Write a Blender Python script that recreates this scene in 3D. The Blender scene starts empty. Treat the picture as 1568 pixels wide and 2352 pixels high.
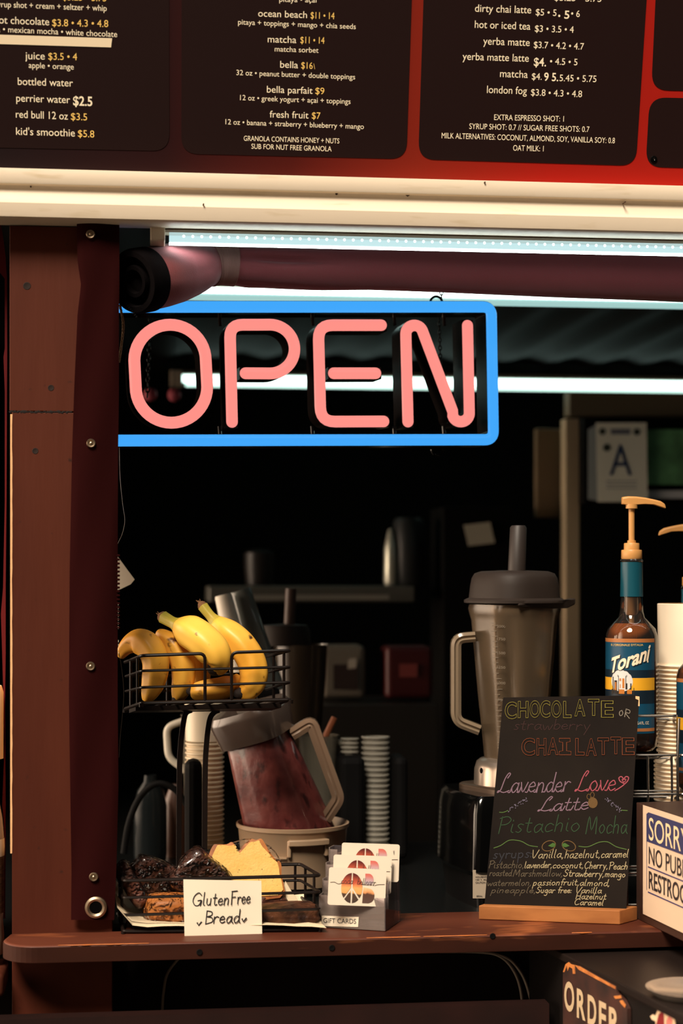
import bpy, bmesh, math, random
from mathutils import Vector, Matrix
R = math.radians
random.seed(7)
S = bpy.context.scene
COL = S.collection

# ------------------------------------------------------------------ camera
F = 4000.0                       # focal length in pixels of a 1568 px wide frame
D = 2.72                         # distance to the front of the stand
PSI = 0.116                      # camera turned a little to the right
EYE = 1.62
fwd = Vector((math.sin(PSI), math.cos(PSI), 0)); rgt = Vector((math.cos(PSI), -math.sin(PSI), 0)); upv = Vector((0, 0, 1))
CAM = Vector((-D*math.sin(PSI), -D*math.cos(PSI), EYE))
cd = bpy.data.cameras.new('camera'); cam = bpy.data.objects.new('camera', cd); COL.objects.link(cam)
cam.location = CAM; cam.rotation_euler = (R(90), 0, -PSI)
cd.sensor_fit = 'HORIZONTAL'; cd.sensor_width = 36; cd.lens = 36*F/1568; cd.shift_y = 140/1568
cd.clip_start = .05
cd.dof.use_dof = True; cd.dof.focus_distance = 2.74; cd.dof.aperture_fstop = 4.0
S.camera = cam
# ------------------------------------------------------------------ view + light
S.view_settings.view_transform = 'Standard'; S.view_settings.look = 'None'
S.view_settings.exposure = 0.0; S.view_settings.gamma = 1
S.cycles.use_denoising = True
S.cycles.max_bounces = 8; S.cycles.transparent_max_bounces = 16; S.cycles.caustics_reflective = False; S.cycles.caustics_refractive = False
S.cycles.sample_clamp_indirect = 3

w = bpy.data.worlds.new('evening_sky'); S.world = w; w.use_nodes = True
nt = w.node_tree; bgn = nt.nodes['Background']
tc = nt.nodes.new('ShaderNodeTexCoord')
def lobe(direction, lo, hi):
    n = nt.nodes.new('ShaderNodeVectorMath'); n.operation = 'DOT_PRODUCT'
    nt.links.new(tc.outputs['Generated'], n.inputs[0]); n.inputs[1].default_value = Vector(direction).normalized()
    m = nt.nodes.new('ShaderNodeMapRange'); m.interpolation_type = 'SMOOTHSTEP'
    m.inputs['From Min'].default_value = lo; m.inputs['From Max'].default_value = hi
    nt.links.new(n.outputs['Value'], m.inputs['Value']); return m.outputs['Result']
def mixc(fac, a, b):
    m = nt.nodes.new('ShaderNodeMix'); m.data_type = 'RGBA'
    nt.links.new(fac, m.inputs[0])
    for k, v in ((6, a), (7, b)):
        if isinstance(v, tuple): m.inputs[k].default_value = v
        else: nt.links.new(v, m.inputs[k])
    return m.outputs[2]
sky = mixc(lobe((-1.0, 0.10, 0.16), .76, .97), (.042, .031, .023, 1), (9.0, 6.9, 5.1, 1))
sky = mixc(lobe((0, 0, -1), .05, .3), sky, (.008, .006, .004, 1))
nt.links.new(sky, bgn.inputs['Color']); bgn.inputs['Strength'].default_value = 1.0

def sun(direction, energy, color, angle):
    l = bpy.data.lights.new('sun', 'SUN'); l.energy = energy; l.color = color; l.angle = R(angle)
    o = bpy.data.objects.new('sun', l); COL.objects.link(o)
    o.rotation_euler = Vector(direction).normalized().to_track_quat('-Z', 'Y').to_euler(); o.location = (-1.5, -3, 4)
sun((0.42, 0.78, -1.05), 5.9, (1.0, .87, .71), 20)

# ------------------------------------------------------------------ helpers: pixel of the photograph -> point at a depth
def W(px, py, d):
    return CAM + d*(fwd + (px-784)/F*rgt - (py-1316)/F*upv)
def ray(px, py):
    return fwd + (px-784)/F*rgt - (py-1316)/F*upv
def WY(px, py, y):
    r = ray(px, py); return CAM + r*((y-CAM.y)/r.y)
def WZ(px, py, z):
    r = ray(px, py); return CAM + r*((z-CAM.z)/r.z)
def dep(p): return (Vector(p)-CAM).dot(fwd)

class Plane:
    def __init__(s, o, u, v, n=None):
        s.o = Vector(o); s.u = Vector(u).normalized(); s.v = Vector(v)
        s.v = (s.v - s.u*s.v.dot(s.u)).normalized(); s.n = s.u.cross(s.v)
    def hit(s, px, py):
        r = ray(px, py); p = CAM + r*((s.o-CAM).dot(s.n)/r.dot(s.n)) - s.o
        return Vector((p.dot(s.u), p.dot(s.v)))
    def at(s, a, b, c=0.0): return s.o + s.u*a + s.v*b + s.n*c
    def px(s, px, py, c=0.0):
        q = s.hit(px, py); return s.at(q.x, q.y, c)
    def M(s):
        m = Matrix((s.u, s.v, s.n)).transposed().to_4x4(); m.translation = s.o; return m
def plane3(a, b, c):             # origin a, towards b = u, towards c = v
    return Plane(a, b-a, c-a)

# ------------------------------------------------------------------ materials
def lin(c):
    return tuple((x/255/12.92 if x/255 <= .04045 else ((x/255+.055)/1.055)**2.4) for x in c) + (1,)
def mat(name, c, rough=.5, metal=0, spec=.5, bump=None, var=None, coat=0, emit=None, sheen=0, trans=0, ior=1.45, aniso=None, spots=None, sss=0):
    m = bpy.data.materials.new(name); m.use_nodes = True; n = m.node_tree.nodes; L = m.node_tree.links
    b = n['Principled BSDF']; c4 = lin(c)
    b.inputs['Base Color'].default_value = c4; b.inputs['Roughness'].default_value = rough; b.inputs['Metallic'].default_value = metal
    b.inputs['Specular IOR Level'].default_value = spec; b.inputs['Coat Weight'].default_value = coat; b.inputs['Coat Roughness'].default_value = .08
    b.inputs['Sheen Weight'].default_value = sheen; b.inputs['Transmission Weight'].default_value = trans; b.inputs['IOR'].default_value = ior
    if sss: b.inputs['Subsurface Weight'].default_value = sss; b.inputs['Subsurface Scale'].default_value = .01
    if emit: b.inputs['Emission Color'].default_value = lin(emit[0]); b.inputs['Emission Strength'].default_value = emit[1]
    t = n.new('ShaderNodeTexCoord')
    def noise(scale, detail=4, stretch=None):
        x = n.new('ShaderNodeTexNoise'); x.inputs['Scale'].default_value = scale; x.inputs['Detail'].default_value = detail
        if stretch:
            mp = n.new('ShaderNodeMapping'); mp.inputs['Scale'].default_value = stretch
            L.new(t.outputs['Object'], mp.inputs['Vector']); L.new(mp.outputs['Vector'], x.inputs['Vector'])
        else: L.new(t.outputs['Object'], x.inputs['Vector'])
        return x.outputs['Fac']
    col = None
    def ramp(fac, p0, p1):
        r = n.new('ShaderNodeMapRange'); r.inputs['From Min'].default_value = p0; r.inputs['From Max'].default_value = p1
        L.new(fac, r.inputs['Value']); return r.outputs['Result']
    def mx(fac, a, bb):
        x = n.new('ShaderNodeMix'); x.data_type = 'RGBA'; L.new(fac, x.inputs[0])
        if isinstance(a, tuple): x.inputs[6].default_value = a
        else: L.new(a, x.inputs[6])
        x.inputs[7].default_value = bb; return x.outputs[2]
    if var:                       # (other colour, scale, stretch)
        col = mx(ramp(noise(var[1], 5, var[2] if len(var) > 2 else None), .36, .66), c4, lin(var[0]))
    if spots:                     # (colour, scale, lo, hi[, stretch])
        col = mx(ramp(noise(spots[1], 3, spots[4] if len(spots) > 4 else None), spots[2], spots[3]), col if col else c4, lin(spots[0]))
    if col: L.new(col, b.inputs['Base Color'])
    if bump:                      # (scale, strength, distance[, stretch])
        bn = n.new('ShaderNodeBump'); bn.inputs['Strength'].default_value = bump[1]; bn.inputs['Distance'].default_value = bump[2]
        L.new(noise(bump[0], 5, bump[3] if len(bump) > 3 else None), bn.inputs['Height']); L.new(bn.outputs['Normal'], b.inputs['Normal'])
    return m
def clear(name, tint, body=(200, 200, 205), amount=.1, rough=.05, bump=None, ior=1.5):
    """thin clear plastic or glass: tinted see-through + a little milkiness + Fresnel gloss"""
    m = bpy.data.materials.new(name); m.use_nodes = True; n = m.node_tree.nodes; L = m.node_tree.links
    n.remove(n['Principled BSDF']); out = n['Material Output']
    tr = n.new('ShaderNodeBsdfTransparent'); tr.inputs[0].default_value = lin(tint)
    df = n.new('ShaderNodeBsdfDiffuse'); df.inputs[0].default_value = lin(body)
    gl = n.new('ShaderNodeBsdfGlossy'); gl.inputs['Roughness'].default_value = rough
    m1 = n.new('ShaderNodeMixShader'); m1.inputs[0].default_value = amount; L.new(tr.outputs[0], m1.inputs[1]); L.new(df.outputs[0], m1.inputs[2])
    fr = n.new('ShaderNodeFresnel'); fr.inputs[0].default_value = ior
    m2 = n.new('ShaderNodeMixShader'); L.new(fr.outputs[0], m2.inputs[0]); L.new(m1.outputs[0], m2.inputs[1]); L.new(gl.outputs[0], m2.inputs[2])
    if bump:
        t = n.new('ShaderNodeTexCoord'); x = n.new('ShaderNodeTexNoise'); x.inputs['Scale'].default_value = bump[0]; L.new(t.outputs['Object'], x.inputs['Vector'])
        bn = n.new('ShaderNodeBump'); bn.inputs['Strength'].default_value = bump[1]; bn.inputs['Distance'].default_value = bump[2]
        L.new(x.outputs['Fac'], bn.inputs['Height'])
        for q in (gl, fr): L.new(bn.outputs[0], q.inputs['Normal'])
    L.new(m2.outputs[0], out.inputs[0]); return m
def grad(name, axis, stops, rough=.5, spec=.3):
    """printed colour gradient along one axis of the mesh's own box"""
    m = mat(name, stops[0][1], rough, spec=spec); n = m.node_tree.nodes; L = m.node_tree.links
    t = n.new('ShaderNodeTexCoord'); sp = n.new('ShaderNodeSeparateXYZ'); cr = n.new('ShaderNodeValToRGB')
    nz = n.new('ShaderNodeTexNoise'); nz.inputs['Scale'].default_value = 4; ad = n.new('ShaderNodeMath'); ad.operation = 'MULTIPLY_ADD'
    L.new(t.outputs['Generated'], sp.inputs[0]); L.new(t.outputs['Generated'], nz.inputs['Vector'])
    L.new(nz.outputs['Fac'], ad.inputs[0]); ad.inputs[1].default_value = .12; L.new(sp.outputs[axis], ad.inputs[2])
    L.new(ad.outputs[0], cr.inputs[0])
    e = cr.color_ramp.elements
    while len(e) < len(stops): e.new(.5)
    for q, (p, c) in zip(e, stops): q.position = p; q.color = lin(c)
    L.new(cr.outputs[0], n['Principled BSDF'].inputs['Base Color']); return m
def glow(name, c, strength):
    m = bpy.data.materials.new(name); m.use_nodes = True; n = m.node_tree.nodes; n.remove(n['Principled BSDF'])
    e = n.new('ShaderNodeEmission'); e.inputs[0].default_value = lin(c); e.inputs[1].default_value = strength
    m.node_tree.links.new(e.outputs[0], n['Material Output'].inputs[0]); return m

# ------------------------------------------------------------------ object tree
WM = {}
def put(o, parent=None, M=None):
    COL.objects.link(o); M = M or Matrix.Identity(4)
    if parent:
        o.parent = parent; o.matrix_parent_inverse = WM[parent.name].inverted()
    o.matrix_basis = M; WM[o.name] = M; return o
def tag(o, label=None, cat=None, group=None, kind=None):
    for k, v in (('label', label), ('category', cat), ('group', group), ('kind', kind)):
        if v: o[k] = v
    return o
def thing(name, label, cat, loc=(0, 0, 0), group=None):
    o = bpy.data.objects.new(name, None); o.empty_display_size = .05
    put(o, None, Matrix.Translation(Vector(loc))); return tag(o, label, cat, group)

class MB:
    def __init__(s): s.v = []; s.f = []
    def add(s, vs, fs):
        k = len(s.v); s.v += [Vector(p) for p in vs]; s.f += [tuple(i+k for i in f) for f in fs]; return s
    def box(s, c, size, M=None):
        x, y, z = (q/2 for q in size); c = Vector(c)
        vs = [Vector((a*x, b*y, d*z)) for d in (-1, 1) for b in (-1, 1) for a in (-1, 1)]
        vs = [(M @ p if M else p)+c for p in vs]
        return s.add(vs, [(0, 2, 3, 1), (4, 5, 7, 6), (0, 1, 5, 4), (2, 6, 7, 3), (0, 4, 6, 2), (1, 3, 7, 5)])
    def hexa(s, a):              # 8 corners: bottom ring 4, top ring 4
        return s.add(a, [(3, 2, 1, 0), (4, 5, 6, 7), (0, 1, 5, 4), (1, 2, 6, 5), (2, 3, 7, 6), (3, 0, 4, 7)])
    def rings(s, rs, closed=True, cap=True, loop=False):
        n = len(rs[0]); vs = [p for r in rs for p in r]; fs = []
        m = len(rs)
        for i in range(m if loop else m-1):
            for j in range(n if closed else n-1):
                a = i*n+j; b = i*n+(j+1) % n; i2 = (i+1) % m
                fs.append((a, b, i2*n+(j+1) % n, i2*n+j))
        if cap and closed and not loop:
            fs.append(tuple(range(n-1, -1, -1))); fs.append(tuple((m-1)*n+j for j in range(n)))
        return s.add(vs, fs)
    def tube(s, pts, r, n=8, cap=True, loop=False, sec=None):
        pts = [Vector(p) for p in pts]; m = len(pts); rr = r if isinstance(r, (list, tuple)) else [r]*m
        rs = []; ref = None
        for i, p in enumerate(pts):
            a = pts[(i-1) % m] if (i or loop) else p; b = pts[(i+1) % m] if (i < m-1 or loop) else p
            t = (b-a).normalized()
            if ref is None:
                ref = Vector((0, 0, 1)) if abs(t.z) < .8 else Vector((1, 0, 0))
            x = (ref - t*ref.dot(t)).normalized(); ref = x; y = t.cross(x)
            k = sec or [1]*n
            rs.append([p + (x*math.cos(2*math.pi*j/n) + y*math.sin(2*math.pi*j/n))*rr[i]*k[j % len(k)] for j in range(n)])
        return s.rings(rs, True, cap, loop)
    def lathe(s, prof, c=(0, 0, 0), n=32, M=None, cap=False):
        c = Vector(c); rs = []
        for r, z in prof:
            ring = [Vector((r*math.cos(2*math.pi*j/n), r*math.sin(2*math.pi*j/n), z)) for j in range(n)]
            rs.append([(M @ p if M else p)+c for p in ring])
        return s.rings(rs, True, cap)
    def prism(s, pl, pts, c0, c1):  # polygon in a plane, from offset c0 to c1 along its normal
        n = len(pts); vs = [pl.at(a, b, c0) for a, b in pts]+[pl.at(a, b, c1) for a, b in pts]
        fs = [tuple(range(n-1, -1, -1)), tuple(range(n, 2*n))]+[(i, (i+1) % n, n+(i+1) % n, n+i) for i in range(n)]
        return s.add(vs, fs)
    def quadpx(s, pl, pts, c0, c1): return s.prism(pl, [tuple(pl.hit(*p)) for p in pts], c0, c1)

def obj(name, mb, m, parent=None, label=None, cat=None, group=None, kind=None, smooth=True, bevel=0, frame=None, mats=None, angle=40):
    me = bpy.data.meshes.new(name)
    vs = mb.v
    M = Matrix.Identity(4)
    if frame is not None: M = frame; inv = M.inverted(); vs = [inv @ p for p in vs]
    elif parent is None:
        lo = [min(p[i] for p in vs) for i in range(3)]; hi = [max(p[i] for p in vs) for i in range(3)]
        off = Vector(((lo[0]+hi[0])/2, (lo[1]+hi[1])/2, lo[2])); M = Matrix.Translation(off); vs = [p-off for p in vs]
    me.from_pydata(vs, [], mb.f); me.update()
    bm = bmesh.new(); bm.from_mesh(me); bmesh.ops.recalc_face_normals(bm, faces=bm.faces); bm.to_mesh(me); bm.free()
    me.materials.append(m)
    if smooth:
        me.shade_smooth()
        try: me.set_sharp_from_angle(angle=R(angle))
        except Exception: pass
    o = bpy.data.objects.new(name, me); put(o, parent, M)
    if bevel:
        b = o.modifiers.new('bevel', 'BEVEL'); b.width = bevel; b.segments = 3; b.limit_method = 'ANGLE'; b.angle_limit = R(40)
        b.harden_normals = False
    return tag(o, label, cat, group, kind)
def dup(root, off, label=None, group=None):
    """a copy of a thing and of all its parts, moved by off"""
    r = root.copy(); COL.objects.link(r); r.location = root.location+Vector(off); WM[r.name] = Matrix.Translation(Vector(off)) @ WM[root.name]
    if label: r['label'] = label
    if group: r['group'] = group
    def kids(a, b):
        for ch in [o for o in a.children]:
            c = ch.copy(); COL.objects.link(c); c.parent = b; kids(ch, c)
    kids(root, r); return r

def smooth_path(pts, k=6, closed=False):
    pts = [Vector(p) for p in pts]; n = len(pts); out = []
    for i in range(n if closed else n-1):
        p1, p2 = pts[i], pts[(i+1) % n]
        p0 = pts[i-1] if (i or closed) else p1; p3 = pts[(i+2) % n] if (i+2 < n or closed) else p2
        for j in range(k):
            t = j/k
            out.append(.5*((2*p1)+(p2-p0)*t+(2*p0-5*p1+4*p2-p3)*t*t+(3*p1-p0-3*p2+p3)*t**3))
    if not closed: out.append(pts[-1])
    return out
def round_path(pts, r, k=6, closed=False):
    """polyline with rounded corners"""
    pts = [Vector(p) for p in pts]; n = len(pts); out = []
    for i in range(n):
        if not closed and i in (0, n-1): out.append(pts[i]); continue
        p, a, b = pts[i], pts[i-1], pts[(i+1) % n]
        rr = r[i] if isinstance(r, (list, tuple)) else r
        q = min(rr, (a-p).length*.49, (b-p).length*.49)
        s0 = p+(a-p).normalized()*q; s1 = p+(b-p).normalized()*q
        for j in range(k+1):
            t = j/k; out.append(s0*(1-t)**2+p*2*t*(1-t)+s1*t*t)
    return out
def rrect(x0, y0, x1, y1, r, k=6):
    o = []
    for cx, cy, a in ((x1-r, y1-r, 0), (x0+r, y1-r, 90), (x0+r, y0+r, 180), (x1-r, y0+r, 270)):
        for j in range(k+1):
            q = R(a+90*j/k); o.append((cx+r*math.cos(q), cy+r*math.sin(q)))
    return o

# ------------------------------------------------------------------ lettering
_tc = {}
def text_geo(s, bold=0, outline=0):
    key = (s, bold, outline)
    if key not in _tc:
        cu = bpy.data.curves.new('lettering_source', 'FONT'); cu.body = s; cu.size = 1; cu.offset = bold; cu.resolution_u = 4
        if outline: cu.fill_mode = 'NONE'; cu.bevel_depth = outline; cu.bevel_resolution = 1
        o = bpy.data.objects.new('lettering_source', cu); me = bpy.data.meshes.new_from_object(o)
        vs = [v.co.copy() for v in me.vertices]; fs = [tuple(p.vertices) for p in me.polygons]
        bpy.data.objects.remove(o); bpy.data.curves.remove(cu); bpy.data.meshes.remove(me)
        x0 = min(v.x for v in vs); x1 = max(v.x for v in vs)
        _tc[key] = (vs, fs, x0, x1)
    return _tc[key]
def text(mb, pl, s, a, b, cap, bold=0, off=.0004, outline=0, warp=None, slant=0):
    """text on plane pl from baseline pixel a to baseline pixel b, capitals cap pixels high"""
    vs, fs, x0, x1 = text_geo(s, bold, outline)
    A, B = pl.hit(*a), pl.hit(*b); h = (pl.hit(a[0], a[1]-cap)-A).length
    e = B-A; out = []
    for v in vs:
        t = (v.x-x0+slant*v.y)/(x1-x0); p = A+e*t+Vector((0, 1))*h*v.y/.728
        out.append(pl.at(p.x, p.y, off+v.z*h))
    return mb.add(out, fs)

GLY = {}
for line in """a 10:8,8 5,10 2,8 1,4 3,0 6,2 8,7;8,10 8,3 10,0
b 9:1,20 1,0;1,6 4,10 7,8 8,4 5,0 1,1
c 9:8,8 5,10 2,8 1,4 3,0 8,2
d 10:8,8 5,10 2,8 1,4 3,0 6,1 8,5;8,20 8,3 10,0
e 9:1,5 7,6 6,9 4,10 1,7 1,3 4,0 8,2
f 7:7,18 5,20 3,17 3,0;0,10 6,10
g 10:8,8 5,10 2,8 1,4 3,1 6,2 8,7;8,10 8,-5 5,-9 1,-7
h 10:1,20 1,0;1,6 4,10 7,8 7,0
i 4:1,10 1,2 3,0;1,14 1,15
k 9:1,20 1,0;7,10 1,4 7,0
l 5:1,20 1,3 3,0
m 14:1,10 1,0;1,6 4,10 6,8 6,0;6,6 9,10 11,8 11,0
n 10:1,10 1,0;1,6 4,10 7,8 7,0
o 10:5,10 2,8 1,4 4,0 7,2 8,6 5,10
p 10:1,10 1,-9;1,7 4,10 7,8 7,3 4,0 1,2
r 8:1,10 1,0;1,6 4,10 7,9
s 8:7,9 4,10 2,8 4,5 6,3 4,0 1,1
t 8:3,17 3,3 5,0 7,1;0,11 6,11
u 10:1,10 1,3 4,0 7,3;7,10 7,0
v 9:0,10 4,0 8,10
w 13:0,10 3,0 6,8 9,0 12,10
y 10:1,10 4,2;8,10 3,-9
z 9:1,10 7,10 1,0 8,0
, 4:2,1 1,-3
: 4:1,1 1,2;1,8 1,9
G 17:14,16 9,20 3,16 1,8 5,1 11,1 14,7;9,8 15,8 14,0
F 13:2,20 2,0;1,20 12,20;2,11 9,11
B 12:2,20 2,0;2,20 9,18 9,13 3,11 10,9 11,3 2,0
L 15:9,15 11,19 9,20 6,14 4,3 1,0 2,2 8,0 14,2
P 13:3,0 3,20;1,18 8,20 12,16 9,11 3,10
M 18:1,0 3,20 8,4 13,20 15,0
V 14:1,20 6,0 13,20
C 14:12,17 8,20 3,16 1,8 5,0 12,3
H 14:1,20 1,0;11,20 11,0;1,10 11,10
S 13:11,17 7,20 3,17 4,12 10,8 9,2 5,0 1,3
R 13:2,20 2,0;2,20 9,19 9,12 2,10 11,0
O 15:8,20 2,16 1,8 5,0 11,2 13,10 8,20
T 13:6,20 6,0;0,20 12,20""".split('\n'):
    nm, rest = line.split(' ', 1); wd, st = rest.split(':', 1)
    if nm == ':': wd, st = '4', '1,1 1,2;1,8 1,9'
    GLY[nm] = (float(wd), [[tuple(map(float, q.split(','))) for q in t.split()] for t in st.split(';')])
def hand(mb, pl, s, a, b, cap, r, slant=.15, link=False, wob=.4, off=.0003, flat=.35, rnd=None):
    """handwriting: single pen strokes; a, b = baseline pixels, cap = capital height in pixels"""
    rng = random.Random(len(s)*31+ord(s[0])); x = 0; strokes = []; prev = None
    for ch in s:
        if ch == ' ': x += 7; prev = None; continue
        wd, st = GLY[ch]; dy = rng.uniform(-wob, wob)
        for q in st:
            strokes.append([(x+px+rng.uniform(-.25, .25)*wob+slant*py, py+dy) for px, py in q])
        if link and prev is not None and ch.islower(): strokes.append([prev, ((prev[0]+x+1)/2+.5, .2), (x+1+slant*6, 6)])
        prev = (x+wd-2, .3) if ch != ',' else None
        x += wd+.6
    X0 = min(p[0] for q in strokes for p in q); X1 = max(p[0] for q in strokes for p in q)
    A, B = pl.hit(*a), pl.hit(*b); h = (pl.hit(a[0], a[1]-cap)-A).length; e = B-A
    for q in strokes:
        pts = smooth_path([Vector((p[0], p[1], 0)) for p in q], 4) if len(q) > 2 else [Vector((p[0], p[1], 0)) for p in q]
        P = [A+e*((p.x-X0)/(X1-X0))+Vector((0, 1))*h*p.y/20 for p in pts]
        ribbon(mb, pl, P, r, off, off+r*flat)
    return mb
def ribbon(mb, pl, P, r, c0, c1, closed=False):
    """flat stroke of half width r along 2-D points P on plane pl"""
    P = [Vector((p[0], p[1])) for p in P]; n = len(P); rs = []
    if n < 2: return
    for i, p in enumerate(P):
        a = P[i-1] if (i or closed) else p; b = P[(i+1) % n] if (i < n-1 or closed) else p
        t = (b-a)
        if t.length < 1e-9: t = Vector((1, 0))
        t.normalize(); nn = Vector((-t.y, t.x)); k = r if not isinstance(r, (list, tuple)) else r[i]
        ext = Vector((0, 0))
        if not closed and i == 0: ext = -t*k*.8
        if not closed and i == n-1: ext = t*k*.8
        q = p+ext
        rs.append([pl.at(*(q+nn*k), c0), pl.at(*(q+nn*k*.6), c1), pl.at(*(q-nn*k*.6), c1), pl.at(*(q-nn*k), c0)])
    mb.rings(rs, True, not closed, closed)
# ------------------------------------------------------------------ shared materials
M_cream = mat('cream_paint', (226, 210, 187), .45, bump=(60, .08, .002), spots=((200, 180, 145), 9, .62, .8, (1, 6, 6)))
M_black = mat('black_paint', (8, 7, 7), .7, spec=.12)
M_blackgl = mat('black_gloss', (6, 6, 6), .12, spec=.5)
M_blackmt = mat('black_metal', (20, 12, 9), .4, spec=.28)
M_inner = mat('dark_wall', (11, 10, 9), .85, spec=.15)
M_ceil = mat('dark_corrugated', (18, 16, 14), .7, spec=.25)
M_wood = mat('maroon_brown_wood', (78, 34, 19), .6, spec=.2, bump=(35, .25, .004, (1, 1, .12)), var=((68, 27, 14), 7, (1, 1, .3)), spots=((46, 22, 14), 60, .70, .80))
M_shelf = mat('shelf_wood', (88, 44, 29), .5, spec=.25, bump=(30, .2, .004, (.15, 1, 1)), var=((70, 32, 20), 9, (.3, 1, 1)), spots=((150, 84, 48), 14, .63, .75, (.4, 1, 1)))
M_canvas = mat('maroon_canvas', (36, 8, 8), .9, spec=.04, bump=(900, .25, .001))
M_rawwood = mat('raw_wood_edge', (214, 165, 118), .7, bump=(90, .4, .002))
M_chrome = mat('chrome', (225, 220, 214), .24, 1)
M_steel = mat('steel_grey', (140, 138, 132), .35, .9)
M_ink = mat('black_ink', (22, 18, 20), .6)
M_paper = mat('white_paper', (226, 212, 190), .75, bump=(40, .05, .002))
M_whitepl = mat('white_plastic', (214, 206, 190), .45)

# ------------------------------------------------------------------ the stand itself (setting)
def slab(name, x0, x1, y0, y1, z0, z1, m, **k):
    return obj(name, MB().box(((x0+x1)/2, (y0+y1)/2, (z0+z1)/2), (x1-x0, y1-y0, z1-z0)), m, kind='structure', smooth=False, **k)
slab('floor', -2.2, 2.4, -3.4, 2.6, -.05, 0, mat('pavement', (86, 79, 71), .9, bump=(20, .3, .01)))
slab('wall_back', -1.7, 2.0, 2.45, 2.5, 0, 2.2, M_inner)
wlm = MB()                                      # left wall with an open serving window that lets daylight in
for y0, y1, z0, z1 in ((.12, 2.45, 0, 1.02), (.12, 2.45, 2.06, 2.2), (.12, .20, 1.02, 2.06), (1.75, 2.45, 1.02, 2.06)): wlm.box((-1.675, (y0+y1)/2, (z0+z1)/2), (.05, y1-y0, z1-z0))
obj('wall_left', wlm, M_inner, kind='structure', smooth=False)
slab('wall_right', 1.95, 2.0, .12, 2.45, 0, 2.2, M_inner)
cm = MB()                                       # corrugated ceiling
n = 150; up_, dn_ = [], []
for i in range(n+1):
    x = -1.7+3.7*i/n; up_.append(x)
cm.rings([[Vector((x, -.055, 2.172+.006*math.sin(i*1.25))), Vector((x, 2.5, 2.172+.006*math.sin(i*1.25))), Vector((x, 2.5, 2.2)), Vector((x, -.055, 2.2))] for i, x in enumerate(up_)], True, True)
obj('ceiling', cm, M_ceil, kind='structure')
slab('wall_front', -1.7, .30, .0, .03, 0, 1.056, mat('dark_panel', (22, 13, 10), .7, spec=.15, bump=(30, .3, .003, (.2, 1, 1)), var=((16, 10, 8), 6)))
slab('trim_3', -.62, .30, -.13, -.10, .86, WY(700, 2322, -.13).z, mat('dark_beam', (36, 17, 14), .6, spec=.2, var=((26, 13, 11), 8)))

# cream moulding under the menu board
prof = [(-.055, 2.216), (-.100, 2.2160), (-.1045, 2.2145), (-.1055, 2.2085), (-.1048, 2.1945), (-.1038, 2.1925), (-.0985, 2.1912), (-.0963, 2.1875),
        (-.0963, 2.1835), (-.0974, 2.1785), (-.0990, 2.1740), (-.1008, 2.1698), (-.1022, 2.1672), (-.1038, 2.1662), (-.1064, 2.1655), (-.1078, 2.1638),
        (-.1074, 2.1600), (-.1056, 2.1480), (-.1045, 2.1440), (-.1000, 2.1418), (-.055, 2.1405)]
tm = MB().rings([[Vector((x, y, z)) for y, z in prof] for x in (-.95, 1.05)], True, True)
tr1 = obj('trim_1', tm, M_cream, kind='structure', angle=35)
cm_ = MB()
for px, py, r in ((71, 430, 3), (73, 459, 3), (101, 460, 3), (467, 470, 3), (772, 446, 5), (935, 447, 9), (1434, 465, 2.4), (1112, 420, 3)):
    c = WY(px, py, -.0945 if 425 < py < 462 else -.104 if py < 425 else -.107); rng = random.Random(px)
    cm_.tube([c+Vector((0, .012, 0)), c+Vector((0, -.0042, 0))], r*.00042, 6)
obj('paint_chip', cm_, mat('chipped_paint', (70, 48, 32), .9), tr1)

# ------------------------------------------------------------------ wooden post, split in two boards
yP = -.06
def PX(px, py=1400, y=yP): return WY(px, py, y).x
post = thing('wooden_post', 'tall brown painted wooden post left of the serving window, behind a maroon flap', 'post', (PX(95), yP, 0))
zs = WY(95, 946, yP).z
for nm, x0, z0, z1, lab in (('upper_board', PX(22), zs+.0008, 2.139, 'upper board'), ('lower_board', PX(27.5), .02, zs-.0008, 'lower board with a bare pale left edge')):
    m = MB().box(((x0+PX(258))/2, yP+.046, (z0+z1)/2), (PX(258)-x0, .092, z1-z0))
    obj(nm, m, M_wood, post, label=lab, bevel=.0012, smooth=False)
em = MB(); zb = WY(24, 2330, yP).z                 # bare edge strip of the lower board
rng = random.Random(3); rs = []
for i in range(41):
    z = WY(24, 1960, yP).z+(zs-.004-WY(24, 1960, yP).z)*i/40; j = rng.uniform(-.0004, .0004)
    rs.append([Vector((PX(23.6), yP+.06, z)), Vector((PX(23.6), yP-.0006, z)), Vector((PX(28.2)+j, yP-.0009, z)), Vector((PX(28.2), yP+.06, z))])
obj('bare_edge', em.rings(rs), M_rawwood, post, label='bare pale wood along the left edge')
for px, py, r in ((62, 657, 7.5), (117, 891, 6), (81, 1036, 6)):
    c = WY(px, py, yP); k = r*.00066
    h = MB().lathe([(k*1.25, 0), (k*1.05, .0007), (k*.7, .0003), (.0001, .0002)], c+Vector((0, .0002, 0)), 14, Matrix.Rotation(R(90), 3, 'X'))
    obj('screw_hole', h, mat('screw_hole_dark', (30, 17, 11), .9), post)
h = MB(); rng = random.Random(8)                    # ragged seam between the boards
P = [(PX(24+i*3.4), zs+rng.uniform(-.0012, .0012)) for i in range(42)]
pp = Plane((0, yP, 0), (1, 0, 0), (0, 0, 1))
ribbon(h, pp, P, [rng.uniform(.0006, .0024) for _ in P], .0001, .0004)
obj('joint', h, mat('joint_dark', (18, 10, 7), .9), post)

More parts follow.
